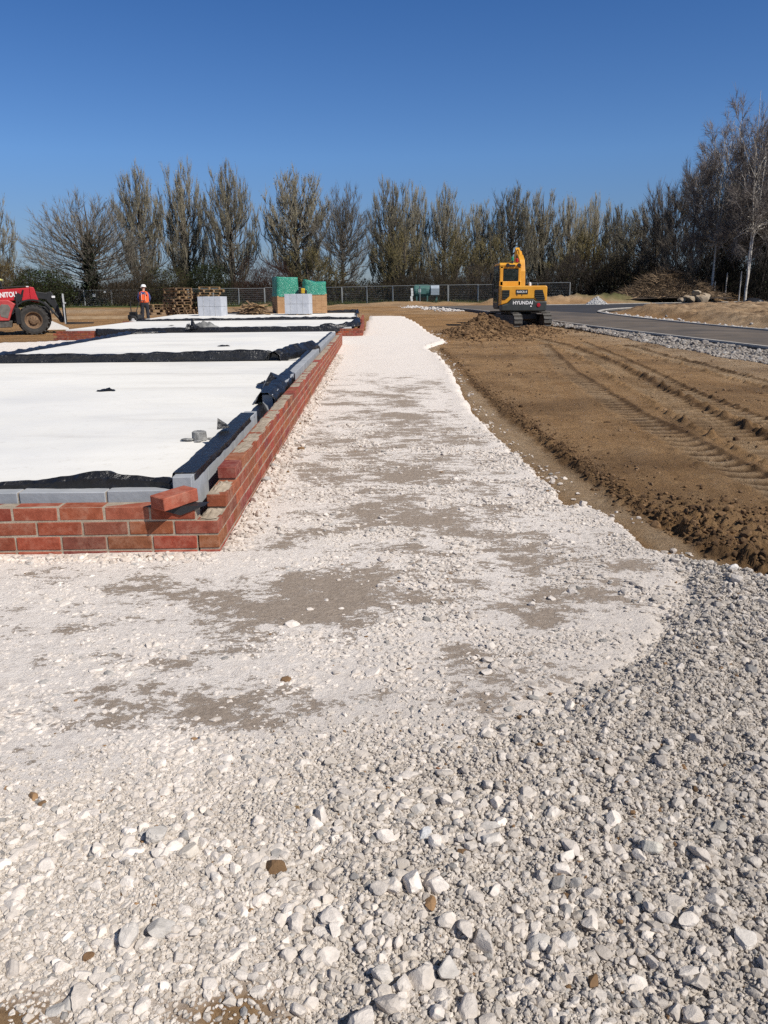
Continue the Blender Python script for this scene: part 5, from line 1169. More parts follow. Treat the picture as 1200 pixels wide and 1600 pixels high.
mb = MB(); arc = [(2.2 + .42 * math.cos(R(a)) , .95 + .42 * math.sin(R(a))) for a in range(80, 300, 20)]; arc2 = [(2.2 + .38 * math.cos(R(a)), .95 + .38 * math.sin(R(a))) for a in range(280, 70, -20)]
mb.prism(arc + arc2, -.38, .38, 'x')
for s in (-.38, .38): mb.prism(arc, s - .015, s + .015, 'x')
mb.build('bucket', M_TRACK, bm_)

# ------------------------------------------------------------------ telehandler (seen from its side, front to the right)
p = at(55, 521, 0, 34.); TX, TY = p.x, 34.; TZ = at(55, 521, 0, 34.).z; TZ = -.17
th = empty('telehandler', (TX, TY, TZ), 'red telescopic loader with muddy front wheel at the left edge of the photo', 'telehandler')
def wheel(x, y, r_, w_, lab):
    wh = empty('wheel', (x, y, r_), None, None); wh.parent = th
    mb = MB(); mb.lathe([(r_ * .58, -w_ * .42), (r_ * .80, -w_ * .5), (r_ * .94, -w_ * .48), (r_ * .985, -w_ * .36), (r_ * .99, 0), (r_ * .985, w_ * .36), (r_ * .94, w_ * .48), (r_ * .80, w_ * .5), (r_ * .58, w_ * .42)], 40, 'y')
    for k in range(20):
        for s in (-1, 1):
            a = 2 * PI * (k + (.5 if s > 0 else 0)) / 20; M = Matrix.Rotation(-a, 4, 'Y') @ Matrix.Translation((0, s * w_ * .25, r_ * .992)) @ Matrix.Rotation(s * R(38), 4, 'Z')
            mb.box((0, 0, 0), (.075, w_ * .56, .06), 0, M=M)
    mb.build('tyre', M_RUB, wh, smooth=False)
    mb = MB(); mb.lathe([(r_ * .585, -w_ * .44), (r_ * .52, -w_ * .40), (r_ * .47, -w_ * .18), (r_ * .33, -w_ * .14), (r_ * .30, -w_ * .30), (r_ * .16, -w_ * .36), (.0, -w_ * .36)], 30, 'y'); mb.lathe([(r_ * .585, w_ * .44), (.0, w_ * .2)], 30, 'y')
    for k in range(8): a = 2 * PI * k / 8; mb.tube([(r_ * .24 * math.cos(a), -w_ * .33, r_ * .24 * math.sin(a)), (r_ * .24 * math.cos(a), -w_ * .40, r_ * .24 * math.sin(a))], .018, 6)
    mb.build('rim', M_MUD, wh, smooth=False)
WR = .63
wheel(0, .20, WR, .44, ''); wheel(0, 1.95, WR, .44, ''); wheel(-2.85, .20, WR, .44, ''); wheel(-2.85, 1.95, WR, .44, '')
mb = MB(); mb.box((-1.4, 1.07, .72), (4.2, .9, .46), 0, ch=.05); mb.box((0, 1.07, .63), (.3, 1.5, .28), 0); mb.box((-2.85, 1.07, .63), (.3, 1.5, .28), 0); mb.box((.42, 1.07, .95), (.5, .7, .55), 0, ch=.04); mb.build('chassis', M_BLK, th, bevel=.02)
# body side panel with grey step plate, mud flap underneath
mb = MB(); mb.prism([(-2.3, .62), (-.98, .62), (-.80, 1.05), (-.66, 1.32), (-.95, 1.50), (-2.3, 1.50)], -.02, .55, 'y'); mb.build('body_panel', M_PINK, th, bevel=.03)
mb = MB(); mb.prism([(-1.30, .80), (-1.02, .72), (-.86, 1.15), (-.95, 1.30), (-1.22, 1.32), (-1.34, 1.16)], -.035, .0, 'y'); mb.build('inspection_plate', pmat('grey_plate', (.17, .16, .14), (.11, .10, .09), 6, .8), th, bevel=.01)
mb = MB(); mb.prism([(-2.2, .30), (-.92, .33), (-.85, .62), (-2.3, .62)], .03, .5, 'y'); mb.build('sill_tank', M_TRACK, th, bevel=.02)
mb = MB(); arc = [(.80 * math.cos(R(a)), WR + .10 + .74 * math.sin(R(a))) for a in range(10, 171, 12)]; arc2 = [(.86 * math.cos(R(a)), WR + .11 + .79 * math.sin(R(a))) for a in range(170, 9, -12)]
mb.prism(arc + arc2, -.05, .47, 'y'); mb.build('mudguard', M_BLK, th)
mb = MB(); mb.tube([(-.62, -.04, .55), (-.60, -.06, 1.15), (-.58, -.05, 1.75)], .045, 8); mb.box((-.60, -.02, .8), (.20, .3, .7), 0, ch=.03); mb.build('front_strut', M_BLK, th)
# cab (mostly beyond the frame)
cb = empty('cab', (0, 0, 0), None, None); cb.parent = th
mb = MB()
for x, y in ((-2.5, 1.15), (-1.05, 1.15), (-2.5, 2.05), (-1.2, 2.05)): mb.tube([(x, y, 1.2), (x * .98 + (.02 if x < -2 else -.22), y, 2.32)], .045, 6)
mb.box((-1.8, 1.6, 1.15), (1.6, .95, .5), 0, ch=.03); mb.build('cab_frame', M_BLK, cb)
mb = MB(); mb.box((-1.83, 1.6, 2.36), (1.30, 1.0, .10), 0, ch=.03); mb.build('cab_roof', pmat('pale_yellow', (.62, .60, .20), (.5, .48, .16), 5, .6), cb)
mb = MB(); mb.box((-1.8, 1.14, 1.85), (1.25, .015, .80)); mb.build('side_pane', M_GLASS, cb)
mb = MB(); mb.prism([(-1.16, 1.42), (-1.02, 1.42), (-1.30, 2.28), (-1.36, 2.28)], 1.2, 2.0, 'y'); mb.build('front_pane', M_GLASS, cb)
# boom: long red box lying forward, tapering nose; black head
th.rotation_euler = (0, 0, R(20)); th.scale = (.94, .94, .94)
bo = empty('boom', (0, 0, 0), None, None); bo.parent = th
tilt = Matrix.Translation((0, 0, 0))
mb = MB(); mb.prism([(-3.4, 1.50), (-.20, 1.46), (-.05, 1.46), (-.06, 2.02), (-.32, 2.00), (-3.4, 1.80)], .42, .86, 'y'); mb.build('boom_outer', M_RED, bo, bevel=.02)
mb = MB(); mb.prism([(-.05, 1.42), (.26, 1.36), (.28, 1.45), (.12, 2.03), (-.05, 2.06)], .40, .88, 'y'); mb.build('boom_collar', M_RED, bo, bevel=.02)
mb = MB(); mb.prism([(.20, 1.55), (.62, 1.50), (.66, 1.78), (.18, 1.86)], .50, .78, 'y'); mb.prism([(.52, 1.78), (.80, 1.86), (.90, 1.72), (1.22, .70), (1.20, .48), (1.06, .52), (.84, 1.15), (.60, 1.45)], .54, .74, 'y'); mb.build('boom_head', M_BLK, bo, bevel=.02)
mb = MB(); mb.tube([(.50, .50, 1.40), (1.10, .50, .62)], .055, 8); mb.build('tilt_ram', M_BLK, bo)
mb = MB(); mb.tube([(-.45, .36, 1.42), (-.30, .36, 1.92)], .04, 6); mb.box((-.52, .30, 1.60), (.26, .05, .34), 0, rot=(0, R(35), 0)); mb.tube([(-3.0, .5, 1.84), (-1.2, .52, 2.02), (-.2, .5, 2.07)], .03, 6); mb.build('hose', M_BLK, bo)
mb = MB(); mb.box((-.13, .64, 2.06), (.11, .16, .05), 0, ch=.01); mb.build('marker_lamp', M_WHITE, bo); mb = MB(); mb.box((.90, .485, 1.62), (.14, .012, .09), 0); mb.build('marker_plate', M_WHITE, bo)
text('MANITOU', .29, M_WHITE, bo, 'lettering', Matrix.Translation((-1.08, .412, 1.705)) @ Matrix.Rotation(R(-2.8), 4, 'Y') @ XZ, .012, .004, .76, 1.0)
mb = MB()
for y in (.18, .64, 1.10): mb.box((1.25, y, 1.08), (.06, .07, 1.15), 0)
for z in (.55, 1.05, 1.6): mb.box((1.25, .64, z), (.05, 1.25, .09), 0)
mb.build('fork_carriage', M_BLK, bo, bevel=.008)
for y in (.10, 1.18): mb = MB(); mb.box((1.30, y, 1.10), (.05, .06, 1.3), 0); mb.box((1.34, y, 1.35), (.10, .1, .06)); mb.build('guard_post', M_STEEL, bo)
for y in (.30, .98):
    mb = MB(); mb.prism([(1.30, .42), (1.36, .42), (2.50, .44), (2.50, .47), (1.36, .50), (1.35, 1.15), (1.30, 1.15)], y - .06, y + .06, 'y'); mb.build('fork', M_BLK, bo)

# ------------------------------------------------------------------ worker
def skin(name, joints, edges, mat, parent, sub=2):
    me = bpy.data.meshes.new(name); keys = list(joints); me.from_pydata([joints[k][:3] for k in keys], [(keys.index(a), keys.index(b)) for a, b in edges], [])
    t = bpy.data.objects.new(name + '_tmp', me); COL.objects.link(t); m = t.modifiers.new('s', 'SKIN'); m.use_smooth_shade = True
    for i, k in enumerate(keys):
        r = joints[k][3]; sv = me.skin_vertices[0].data[i]; sv.radius = r if isinstance(r, tuple) else (r, r); sv.use_root = (i == 0)
    s = t.modifiers.new('u', 'SUBSURF'); s.levels = sub; s.render_levels = sub
    dg = bpy.context.evaluated_depsgraph_get(); out = bpy.data.meshes.new_from_object(t.evaluated_get(dg)); bpy.data.objects.remove(t)
    out.materials.clear(); out.materials.append(mat); out.name = name
    out.polygons.foreach_set('use_smooth', [True] * len(out.polygons)); return link(name, out, parent)
def chain(*k): return list(zip(k[:-1], k[1:]))
p = at(228, 503, 0, 38.); WZ = Z3(38.) if False else at(228, 503, 0, 38.).z
M_SKIN = pmat('skin', (.48, .27, .19), (.42, .22, .15), 6, .6); M_VEST = pmat('orange_vest', (.86, .13, .03), (.80, .10, .02), 6, .8, bs=.4, bd=.01)
M_TROU = pmat('dark_trousers', (.022, .024, .032), (.012, .013, .018), 6, .9, bs=.4, bd=.01); M_BLUE = pmat('blue_sleeve', (.05, .07, .20), (.035, .05, .14), 8, .85); M_BAND = pmat('reflective_band', (.85, .40, .30), (.75, .33, .25), 8, .6)
wk_s = .93
wk = empty('person', (p.x, p.y, WZ), 'person standing with their back to us in an orange vest, white helmet and dark trousers', 'person', rz=R(8))
J = dict(pelvis=(0, 0, .93, (.15, .11)), waist=(0, .01, 1.08, (.14, .10)), chest=(0, .02, 1.28, (.17, .115)), neckb=(0, .05, 1.46, (.07, .07)), neck=(.0, .08, 1.53, .055), head=(0, .12, 1.62, (.075, .09)), crown=(0, .125, 1.70, (.07, .085)),
         shl=(-.19, .03, 1.40, .06), ell=(-.27, .02, 1.13, .046), wrl=(-.24, .20, .93, .032), hal=(-.23, .25, .87, .036), shr=(.19, .03, 1.40, .06), elr=(.26, .05, 1.13, .046), wrr=(.19, .25, 1.0, .032), har=(.17, .31, .96, .036),
         hipl=(-.10, 0, .86, .10), knl=(-.12, .02, .48, .065), anl=(-.13, -.02, .09, .045), tol=(-.15, .14, .04, .04), hipr=(.10, 0, .86, .10), knr=(.12, .03, .48, .065), anr=(.13, -.01, .09, .045), tor=(.15, .15, .04, .04))
Ed = chain('pelvis', 'waist', 'chest', 'neckb', 'neck', 'head', 'crown') + chain('chest', 'shl', 'ell', 'wrl', 'hal') + chain('chest', 'shr', 'elr', 'wrr', 'har') + chain('pelvis', 'hipl', 'knl', 'anl', 'tol') + chain('pelvis', 'hipr', 'knr', 'anr', 'tor')
for sd, hx, hy, hz in (('l', -.23, .25, .87), ('r', .17, .31, .96)):
    s = -1 if sd == 'l' else 1
    for k, (dx, ln) in enumerate(((-.026, .075), (-.009, .085), (.009, .08), (.026, .065))):
        a, b, c = f'f{sd}{k}a', f'f{sd}{k}b', f'f{sd}{k}c'
        J[a] = (hx + dx, hy + .035, hz - .025, .010); J[b] = (hx + dx, hy + .04 + ln * .3, hz - .03 - ln * .5, .009); J[c] = (hx + dx * .9, hy + .03, hz - .035 - ln, .008); Ed += chain('ha' + sd, a, b, c)
    J[f't{sd}a'] = (hx - s * .04, hy + .02, hz - .01, .011); J[f't{sd}b'] = (hx - s * .055, hy + .05, hz - .04, .010); Ed += chain('ha' + sd, f't{sd}a', f't{sd}b')
wk.scale = (wk_s * 1.04, wk_s, wk_s)
skin('body', J, Ed, M_SKIN, wk)
mb = MB(); mb.lathe([(0, -.012), (.016, 0), (.0, .02)], 8, 'y', M=Matrix.Translation((0, .225, 1.635))); mb.build('nose', M_SKIN, wk)
for x in (-.03, .03): mb = MB(); mb.box((x, .205, 1.66), (.02, .012, .012)); mb.build('eye', M_BLK, wk)
for x in (-.088, .088): mb = MB(); mb.box((x, .115, 1.645), (.016, .03, .05), ch=.004); mb.build('ear', M_SKIN, wk)
mb = MB(); mb.box((0, .20, 1.585), (.045, .012, .010)); mb.build('mouth', M_REDL, wk)
J2 = dict(pelvis=(0, 0, .92, (.175, .135)), belt=(0, .005, 1.03, (.165, .125)), hipl=(-.10, 0, .84, .118), knl=(-.12, .02, .48, .088), anl=(-.13, -.015, .10, .075), hipr=(.10, 0, .84, .118), knr=(.12, .03, .48, .088), anr=(.13, -.005, .10, .075))
skin('trousers', J2, chain('pelvis', 'belt') + chain('pelvis', 'hipl', 'knl', 'anl') + chain('pelvis', 'hipr', 'knr', 'anr'), M_TROU, wk)
J3 = dict(chest=(0, .02, 1.30, (.17, .12)), shl=(-.20, .03, 1.39, .07), ell=(-.27, .02, 1.13, .062), wrl=(-.243, .18, .95, .046), shr=(.20, .03, 1.39, .07), elr=(.26, .05, 1.13, .062), wrr=(.195, .235, 1.01, .046))
skin('sleeves', J3, chain('chest', 'shl', 'ell', 'wrl') + chain('chest', 'shr', 'elr', 'wrr'), M_BLUE, wk)
J4 = dict(hem=(0, .0, .87, (.24, .18)), waist=(0, .01, 1.06, (.23, .17)), chest=(0, .02, 1.28, (.275, .18)), yoke=(0, .03, 1.43, (.235, .145)), col=(0, .05, 1.48, (.085, .085)))
skin('vest', J4, chain('hem', 'waist', 'chest', 'yoke', 'col'), M_VEST, wk)
mb = MB()
for x in (-.09, .09): mb.tube([(x, -.165, 1.00), (x, -.165, 1.15), (x, -.155, 1.30), (x * .9, -.11, 1.44)], .016, 6)
mb.build('reflective_band', M_BAND, wk)
mb = MB(); mb.lathe([(.155, -.005), (.150, .0), (.122, .008), (.120, .05), (.105, .10), (.070, .132), (0, .145)], 20, M=Matrix.Translation((0, .12, 1.665)) @ Matrix.Rotation(R(-12), 4, 'X')); mb.build('helmet', M_WHITE, wk, smooth=True)
for x in (-.13, .13): mb = MB(); mb.box((x * 1.05, .04, .05), (.10, .27, .10), ch=.03); mb.build('boot', M_BLK, wk)

# two-wheeled machine beside the worker
p = at(212, 506, 0, 37.4); zc_ = at(212, 506, 0, 37.4).z
ct = empty('hand_cart', (p.x, p.y, zc_), 'small black two wheeled site machine with an upright handle left of the worker', 'hand cart', rz=R(-12))
mb = MB(); mb.box((0, 0, .30), (.55, .40, .22), ch=.04); mb.box((-.08, .02, .46), (.30, .28, .14), ch=.03); mb.tube([(-.28, 0, .10), (-.30, 0, .35)], .03, 6); mb.build('motor_body', M_BLK, ct)
for y in (-.24, .24):
    mb = MB(); mb.lathe([(0, -.04), (.15, -.045), (.18, -.02), (.18, .02), (.15, .045), (0, .04)], 18, 'y', M=Matrix.Translation((.05, y, .18))); wv_ = mb.build('wheel', M_RUB, ct)
    mb = MB(); mb.lathe([(0, -.05), (.08, -.048), (.08, .048), (0, .05)], 14, 'y', M=Matrix.Translation((.05, y, .18))); mb.build('hub', M_WHITE, wv_)
mb = MB()
for y in (-.20, .20): mb.tube([(.12, y, .34), (.34, y, .92), (.42, y, 1.02)], .018, 6)
mb.tube([(.42, -.2, 1.02), (.42, .2, 1.02)], .018, 6); mb.tube([(-.22, .1, .4), (-.24, .1, .98)], .02, 6); mb.build('handle', M_BLK, ct)

# ------------------------------------------------------------------ packs on the far slab
M_SHR = pmat('green_shrink_wrap', (.045, .30, .20), (.03, .20, .14), 3., .25, bs=.8, bd=.05, c3=(.30, .52, .42)); M_CARD = pmat('buff_brick_stack', (.42, .25, .13), (.34, .19, .09), 5., .9, bs=.4, bd=.01)
M_WOOD = pmat('pallet_wood', (.34, .22, .11), (.20, .125, .06), 4., .85, bs=.3, bd=.005, c3=(.46, .33, .18)); M_WOODD = pmat('old_wood', (.21, .13, .07), (.11, .07, .04), 4., .9, c3=(.30, .20, .11))
M_BLKL = pmat('pale_block', (.47, .49, .53), (.38, .40, .44), 3., .9, bs=.3, bd=.004, c3=(.53, .54, .57))
def pallet_mesh(mb, mi=0, jit=0.):
    for y in (-.5, -.25, 0, .25, .5): mb.box((0, y * .9, .133), (1.2, .10, .022), mi, jit=jit)
    for x in (-.55, 0, .55):
        mb.box((x, 0, .111), (.10, 1.0, .022), mi, jit=jit); mb.box((x, 0, .011), (.10, 1.0, .022), mi, jit=jit)
        for y in (-.45, 0, .45): mb.box((x, y, .061), (.10, .12, .078), mi, jit=jit)
def block_pack(px, py, Y, wpx, hpx, rz, label, nx=3):
    p = at(px, py, 0, Y); k = Y * 1.035 / F_PX; W_, H_ = wpx * k * .86, hpx * k * .9; root = empty('block_pack', (p.x, p.y + .4, p.z), label, 'block pack', 'packs of grey blocks on the farthest slab', R(rz))
    mb = MB(); nz = 2; bw = W_ / 2; bh = (H_ - .1) / nz
    for iz in range(nz):
        for ix in range(2):
            for iy in range(8): mb.box((-W_ / 2 + bw * (ix + .5), -.5 + .125 * (iy + .5), .10 + bh * (iz + .5)), (bw - .006, .117, bh - .008), 0, ch=.008, jit=.003)
    mb.build('blocks', M_BLKL, root)
    mb = MB()
    for x in (-W_ * .42, 0, W_ * .42): mb.box((x, 0, .045), (.09, 1.0, .09), 0)
    mb.build('bearer', M_WOOD, root)
    mb = MB()
    for x in (-W_ * .25, W_ * .25): mb.box((x, 0, .10 + bh + bh + .002), (.018, 1.005, .004)); mb.box((x, -.503, .1 + bh), (.018, .004, 2 * bh))
    mb.build('strap', pmat('white_strap', (.6, .6, .6), None, 6, .5), root); return root
bp1 = block_pack(331, 498, 41.2, 41, 35, -7, 'pale grey block pack standing alone in front of the wooden pallets')
bp2 = block_pack(466, 494, 41.6, 42, 35, -5, 'pale grey block pack between two green wrapped brick packs, yellow tool on top')
def brick_pack(px, py, Y, wpx, hb, hg, rz, label, seed, sag):
    p = at(px, py, 0, Y); k = Y * 1.035 / F_PX; W_, Hb, Hg = wpx * k, hb * k, hg * k; root = empty('brick_pack', (p.x, p.y + .4, p.z), label, 'brick pack', 'green wrapped brick packs on the farthest slab', R(rz))
    mb = MB(); random.seed(seed); nz = 12; h = Hb / nz
    for iz in range(nz):
        for ix in range(4): mb.box((-W_ / 2 + W_ / 4 * (ix + .5), 0, h * (iz + .5)), (W_ / 4 - .004, 1.0 + random.uniform(-.012, .012), h - .003), 0)
    mb.build('bricks', M_CARD, root)
    r = np.random.default_rng(seed); n = 16; V = []; Fq = []
    prof = []
    for i in range(n + 1):
        t = i / n; z = Hb - .04 + (Hg + .04) * t
        for kx in range(40):
            a = 2 * PI * kx / 40; c, s = math.cos(a), math.sin(a); q = (abs(c) ** 8 + abs(s) ** 8) ** (-1 / 8.); sh = 1.03 - .06 * t + .03 * float(pn(np.array(kx * .7), np.array(t * 4), seed)) + (.02 if t < .1 else 0)
            zz = z + (sag * .06 * math.sin(a * 3 + seed) - sag * .05 * c) * t
            V.append((q * c * W_ / 2 * sh, q * s * .5 * sh, zz))
        if i:
            for kx in range(40): b = (i - 1) * 40; k2 = (kx + 1) % 40; Fq.append((b + kx, b + k2, b + 40 + k2, b + 40 + kx))
    me = bpy.data.meshes.new('wrap'); V.append((0, 0, Hb + Hg * 1.02)); b = n * 40
    me.from_pydata(V, [], Fq + [(b + kx, b + (kx + 1) % 40, len(V) - 1) for kx in range(40)]); me.materials.append(M_SHR); me.polygons.foreach_set('use_smooth', [True] * len(me.polygons)); link('shrink_wrap', me, root); return root
brick_pack(446, 491, 44.2, 34, 26, 26, 24, 'taller brick pack with bright green shrink wrap, left of the grey block pack', 3, .3)
brick_pack(491, 489, 43.4, 33, 27, 17, 12, 'lower brick pack with crumpled pale green wrap, right of the grey block pack', 9, 1.4)
tp = at(473, 459, 0, 41.9); tl = empty('power_tool', (tp.x, tp.y + .2, bp2.location.z + .9 * 35 * 41.6 * 1.035 / F_PX + .004), 'small yellow and black tool sitting on top of the grey block pack', 'tool')
mb = MB(); mb.box((0, 0, .14), (.20, .16, .26), ch=.03); mb.build('case', pmat('tool_yellow', (.65, .42, .03), (.5, .3, .02), 8, .5), tl); mb = MB(); mb.box((.14, 0, .09), (.12, .14, .18), ch=.02); mb.box((-.13, 0, .2), (.08, .1, .12), ch=.02); mb.tube([(-.1, 0, .27), (-.06, 0, .34), (.06, 0, .34), (.1, 0, .27)], .015, 6); mb.build('grip', M_BLK, tl)

# pallets, one object each
mb = MB(); random.seed(8); pallet_mesh(mb, 0, .004); pal0 = mb.build('pallet', [M_WOOD]); mb = MB(); pallet_mesh(mb, 0, .006); pald = mb.build('pallet', [M_WOODD]); first = {id(pal0): True, id(pald): True}
def pallets(px, py, Y, n, rz, label, toplabel, grp, dark=.35, seed=1, tilt=0.):
    rr = random.Random(seed); p = at(px, py, 0, Y)
    for k in range(n):
        src = pald if rr.random() < dark else pal0
        if first[id(src)]: o = src; first[id(src)] = False
        else: o = src.copy(); COL.objects.link(o)
        o.location = (p.x + rr.uniform(-.11, .11), p.y + .5 + rr.uniform(-.11, .11), p.z + .146 * k); o.rotation_euler = (R(rr.uniform(-.8, .8)), R(rr.uniform(-.8, .8) + tilt), R(rz + rr.uniform(-11, 11)))
        tag(o, toplabel if k == n - 1 else label, 'pallet', grp)
pallets(277, 493, 45, 10, 58, 'wooden pallet in the tall dark stack right of the worker', 'topmost pallet of the tall stack right of the worker', 'pallets in stacks', .8, 1)
pallets(294, 491, 46.6, 8, 40, 'wooden pallet in the stack behind the tall dark one', 'topmost pallet of the stack behind the tall dark one, partly hidden', 'pallets in stacks', .5, 2)
pallets(328, 490, 46.2, 10, 12, 'wooden pallet stacked behind the lone grey block pack', 'topmost fresh yellow pallet showing above the lone grey block pack', 'pallets in stacks', .2, 3)
pallets(248, 492, 47, 4, 30, 'wooden pallet in the low stack close to the right of the worker', 'topmost pallet of the low stack at the worker\'s right elbow', 'pallets in stacks', .4, 4)
mb = MB(); mb.box((0, 0, .015), (1.5, .10, .03), jit=.004); bd0 = mb.build('board', [M_WOODD]); mb = MB(); mb.box((0, 0, .02), (1.1, .14, .04), jit=.005); bd1 = mb.build('board', [M_WOOD]); rr = random.Random(12)
used_ = {0: False, 1: False}
for k in range(64):
    i = 0 if rr.random() < .6 else 1; src = (bd0, bd1)[i]
    if not used_[i]: o = src; used_[i] = True
    else: o = src.copy(); COL.objects.link(o)
    u = rr.gauss(0, .42); px = 398 + 26 * max(-1.2, min(1.2, u)); h = max(0., .95 * (1 - abs(u) / 1.15)) * rr.random() ** .8; p = at(px, 492, 0, 43 + rr.uniform(-.5, .7))
    o.location = (p.x, p.y, gz(p.x, p.y) + .06 + h); o.rotation_euler = (R(rr.uniform(-12, 12)), R(rr.uniform(-16, 16)), R(rr.uniform(-70, 70))); tag(o, 'broken timber board in the jumbled pile left of the green wrapped packs', 'board', 'boards in the timber pile')
mb = MB(); mb.box((0, 0, .03), (4.5, .22, .06), jit=.01)
M_PALE = pmat('pale_timber', (.45, .33, .20), (.33, .23, .13), 3, .85)
pk = mb.build('plank', [M_PALE])
for k, (px, py, Y, rz, l, lab) in enumerate([(150, 499, 47, 2, 1.1, 'long pale plank on the ground between telehandler forks and worker'), (158, 492, 50, -3, 1.2, 'pale plank lying behind the front plank left of the worker'), (178, 496, 48, 4, .6, 'short pale plank nearest the hand cart')]):
    o = pk if k == 0 else pk.copy()
    if k: COL.objects.link(o)
    p = at(px, py, 0, Y); o.location = (p.x, p.y, gz(p.x, p.y) + .01); o.scale = (l, 1, 1.6); o.rotation_euler = (0, 0, R(rz)); tag(o, lab, 'plank')
# white triangular trestle board behind the front wheel
p = at(88, 512, 0, 37.); mb = MB(); mb.prism([(-.55, 0), (.55, 0), (.52, .08), (-.32, .46), (-.55, .52)], -.02, .04, 'y'); o = mb.build('white_board', M_WHITE, origin=False); o.location = (p.x, p.y, gz(p.x, p.y) - .01); o.rotation_euler = (R(-8), 0, R(6)); tag(o, 'white triangular board leaning on the ground right of the muddy wheel', 'board')

# ------------------------------------------------------------------ mesh fence
M_WIRE = pmat('fence_wire', (.46, .47, .46), (.36, .37, .37), 9, .6, metal=.1)
fl = [(-62, 106), (-28.5, 103.5), (-7.5, 96), (9.5, 84), (20, 74.5), (29, 69)]
def fence_panel(n_w=3.42):
    root = empty('fence_panel', (0, 0, 0), None, None)
    mb = MB(); w2 = n_w / 2
    mb.tube([(-w2, 0, 0), (-w2, 0, 2.0)], .030, 6); mb.tube([(w2, 0, 0), (w2, 0, 2.0)], .030, 6); mb.tube([(-w2, 0, 2.0), (w2, 0, 2.0)], .028, 6); mb.tube([(-w2, 0, .12), (w2, 0, .12)], .022, 6); mb.build('frame', M_STEEL, root)
    mb = MB()
    for k in range(1, 29): x = -w2 + n_w * k / 29; mb.tube([(x, 0, .12), (x, 0, 2.0)], .004, 3, cap=False)
    for k in range(1, 8): mb.tube([(-w2, 0, .12 + 1.88 * k / 8), (w2, 0, .12 + 1.88 * k / 8)], .004, 3, cap=False)
    mb.build('wire_mesh', M_WIRE, root)
    mb = MB(); mb.box((w2 + .03, 0, .06), (.62, .22, .13), ch=.03); mb.build('foot', M_BLK, root); return root
fp0 = None; FD = np.r_[0, np.cumsum([math.hypot(fl[i + 1][0] - fl[i][0], fl[i + 1][1] - fl[i][1]) for i in range(len(fl) - 1)])]
nF = int(FD[-1] / 3.5)
for k in range(nF):
    d = (k + .5) * 3.5; x = np.interp(d, FD, [q[0] for q in fl]); y = np.interp(d, FD, [q[1] for q in fl]); x2 = np.interp(d + .1, FD, [q[0] for q in fl]); y2 = np.interp(d + .1, FD, [q[1] for q in fl])
    if x / y < -.53 or x / y > .236: continue
    if fp0 is None: o = fp0 = fence_panel()
    else: o = copy_tree(fp0)
    pxk = 597 + 1288 * x / y
    o.location = (x, y, gz(x, y) - .02); o.rotation_euler = (R(random.uniform(-1.5, 1.5)), 0, math.atan2(y2 - y, x2 - x))
    tag(o, 'grey wire mesh site fence panel in the long run before the trees', 'fence panel', 'mesh panels of the site fence')
# small notices wired to it, boundary posts in the wood
def fence_at(px):
    t = (px - 597) / 1288; best = min(((abs(np.interp(d, FD, [q[0] for q in fl]) / np.interp(d, FD, [q[1] for q in fl]) - t), d) for d in np.arange(0, FD[-1], .2))); d = best[1]
    return np.interp(d, FD, [q[0] for q in fl]), np.interp(d, FD, [q[1] for q in fl])
for px, h, wd, hh, lab in [(149, 1.35, .35, .35, 'small white notice on the fence above the pale planks, left one'), (164, 1.75, .35, .25, 'small white notice high on the fence above the pale planks, right one'), (200, 1.3, .22, .22, 'tiny white notice on the fence left of the worker')]:
    x, y = fence_at(px); mb = MB(); mb.box((0, 0, 0), (wd, .02, hh)); o = mb.build('notice', M_WHITE); o.location = (x, y - .06, gz(x, y) + h); tag(o, lab, 'notice')
M_POST = pmat('pale_post', (.50, .47, .42), (.3, .28, .25), 5, .8)
for px, py, top, Y, lab in [(1000 + 630 / 4.7, 452, 426, 79, 'grey boundary post below the left birch, first of two'), (1000 + 730 / 4.7, 458, 424, 76, 'grey boundary post between the two birch stems'), (1117, 446, 440, 76, 'short white stake beside the brush heap')]:
    p = at(px, py, 0, Y); zt = at(px, top, 0, Y).z; mb = MB(); zb = gz(p.x, Y); mb.tube([(0, 0, -.1), (0, 0, zt - zb)], [.06, .05], 6); o = mb.build('post', M_POST); o.location = (p.x, Y, zb); tag(o, lab, 'post')

# teal tank with grey lid behind the fence, white painted post
p = at(664, 470, 0, 93.); zb = gz(p.x, 93.)
tk = empty('fuel_tank', (p.x, 93., zb), 'teal green tank cabin with a grey sloping lid behind the fence left of the digger', 'tank')
M_TEAL = pmat('teal_paint', (.06, .16, .14), (.045, .12, .105), 3, .6); M_LID = pmat('grey_lid', (.40, .46, .52), (.32, .37, .42), 4, .5)
mb = MB(); mb.lathe([(0, -.9), (.62, -.9), (.70, -.75), (.70, .75), (.62, .9), (0, .9)], 18, 'x', M=Matrix.Translation((-.35, 0, 1.45))); mb.box((-.35, -.68, 1.45), (.9, .08, .6)); mb.build('tank_body', M_TEAL, tk)
mb = MB(); mb.prism([(-.75, 1.0), (.75, 1.0), (.85, 1.75), (.55, 2.08), (-.55, 2.08), (-.85, 1.75)], .60, 1.55, 'x'); mb.build('lid', M_LID, tk, bevel=.03)
for x in (-.95, .25, 1.3):
    mb = MB()
    for y in (-.5, .5): mb.box((x, y, .45), (.14, .12, 1.0))
    mb.build('leg', M_TEAL, tk)
mb = MB(); mb.box((-.62, -.73, 1.5), (.24, .02, .36)); mb.build('plate', M_WHITE, tk)
p = at(643.5, 470, 0, 92.); mb = MB(); random.seed(4)
for k in range(6): mb.box((random.uniform(-.05, .05), 0, .15 + .29 * k), (.24, .10, .27), rot=(0, R(random.uniform(-8, 8)), 0))
o = mb.build('white_post', M_WHITE); o.location = (p.x, 92., gz(p.x, 92.)); tag(o, 'ragged white marker post left of the teal tank', 'post')

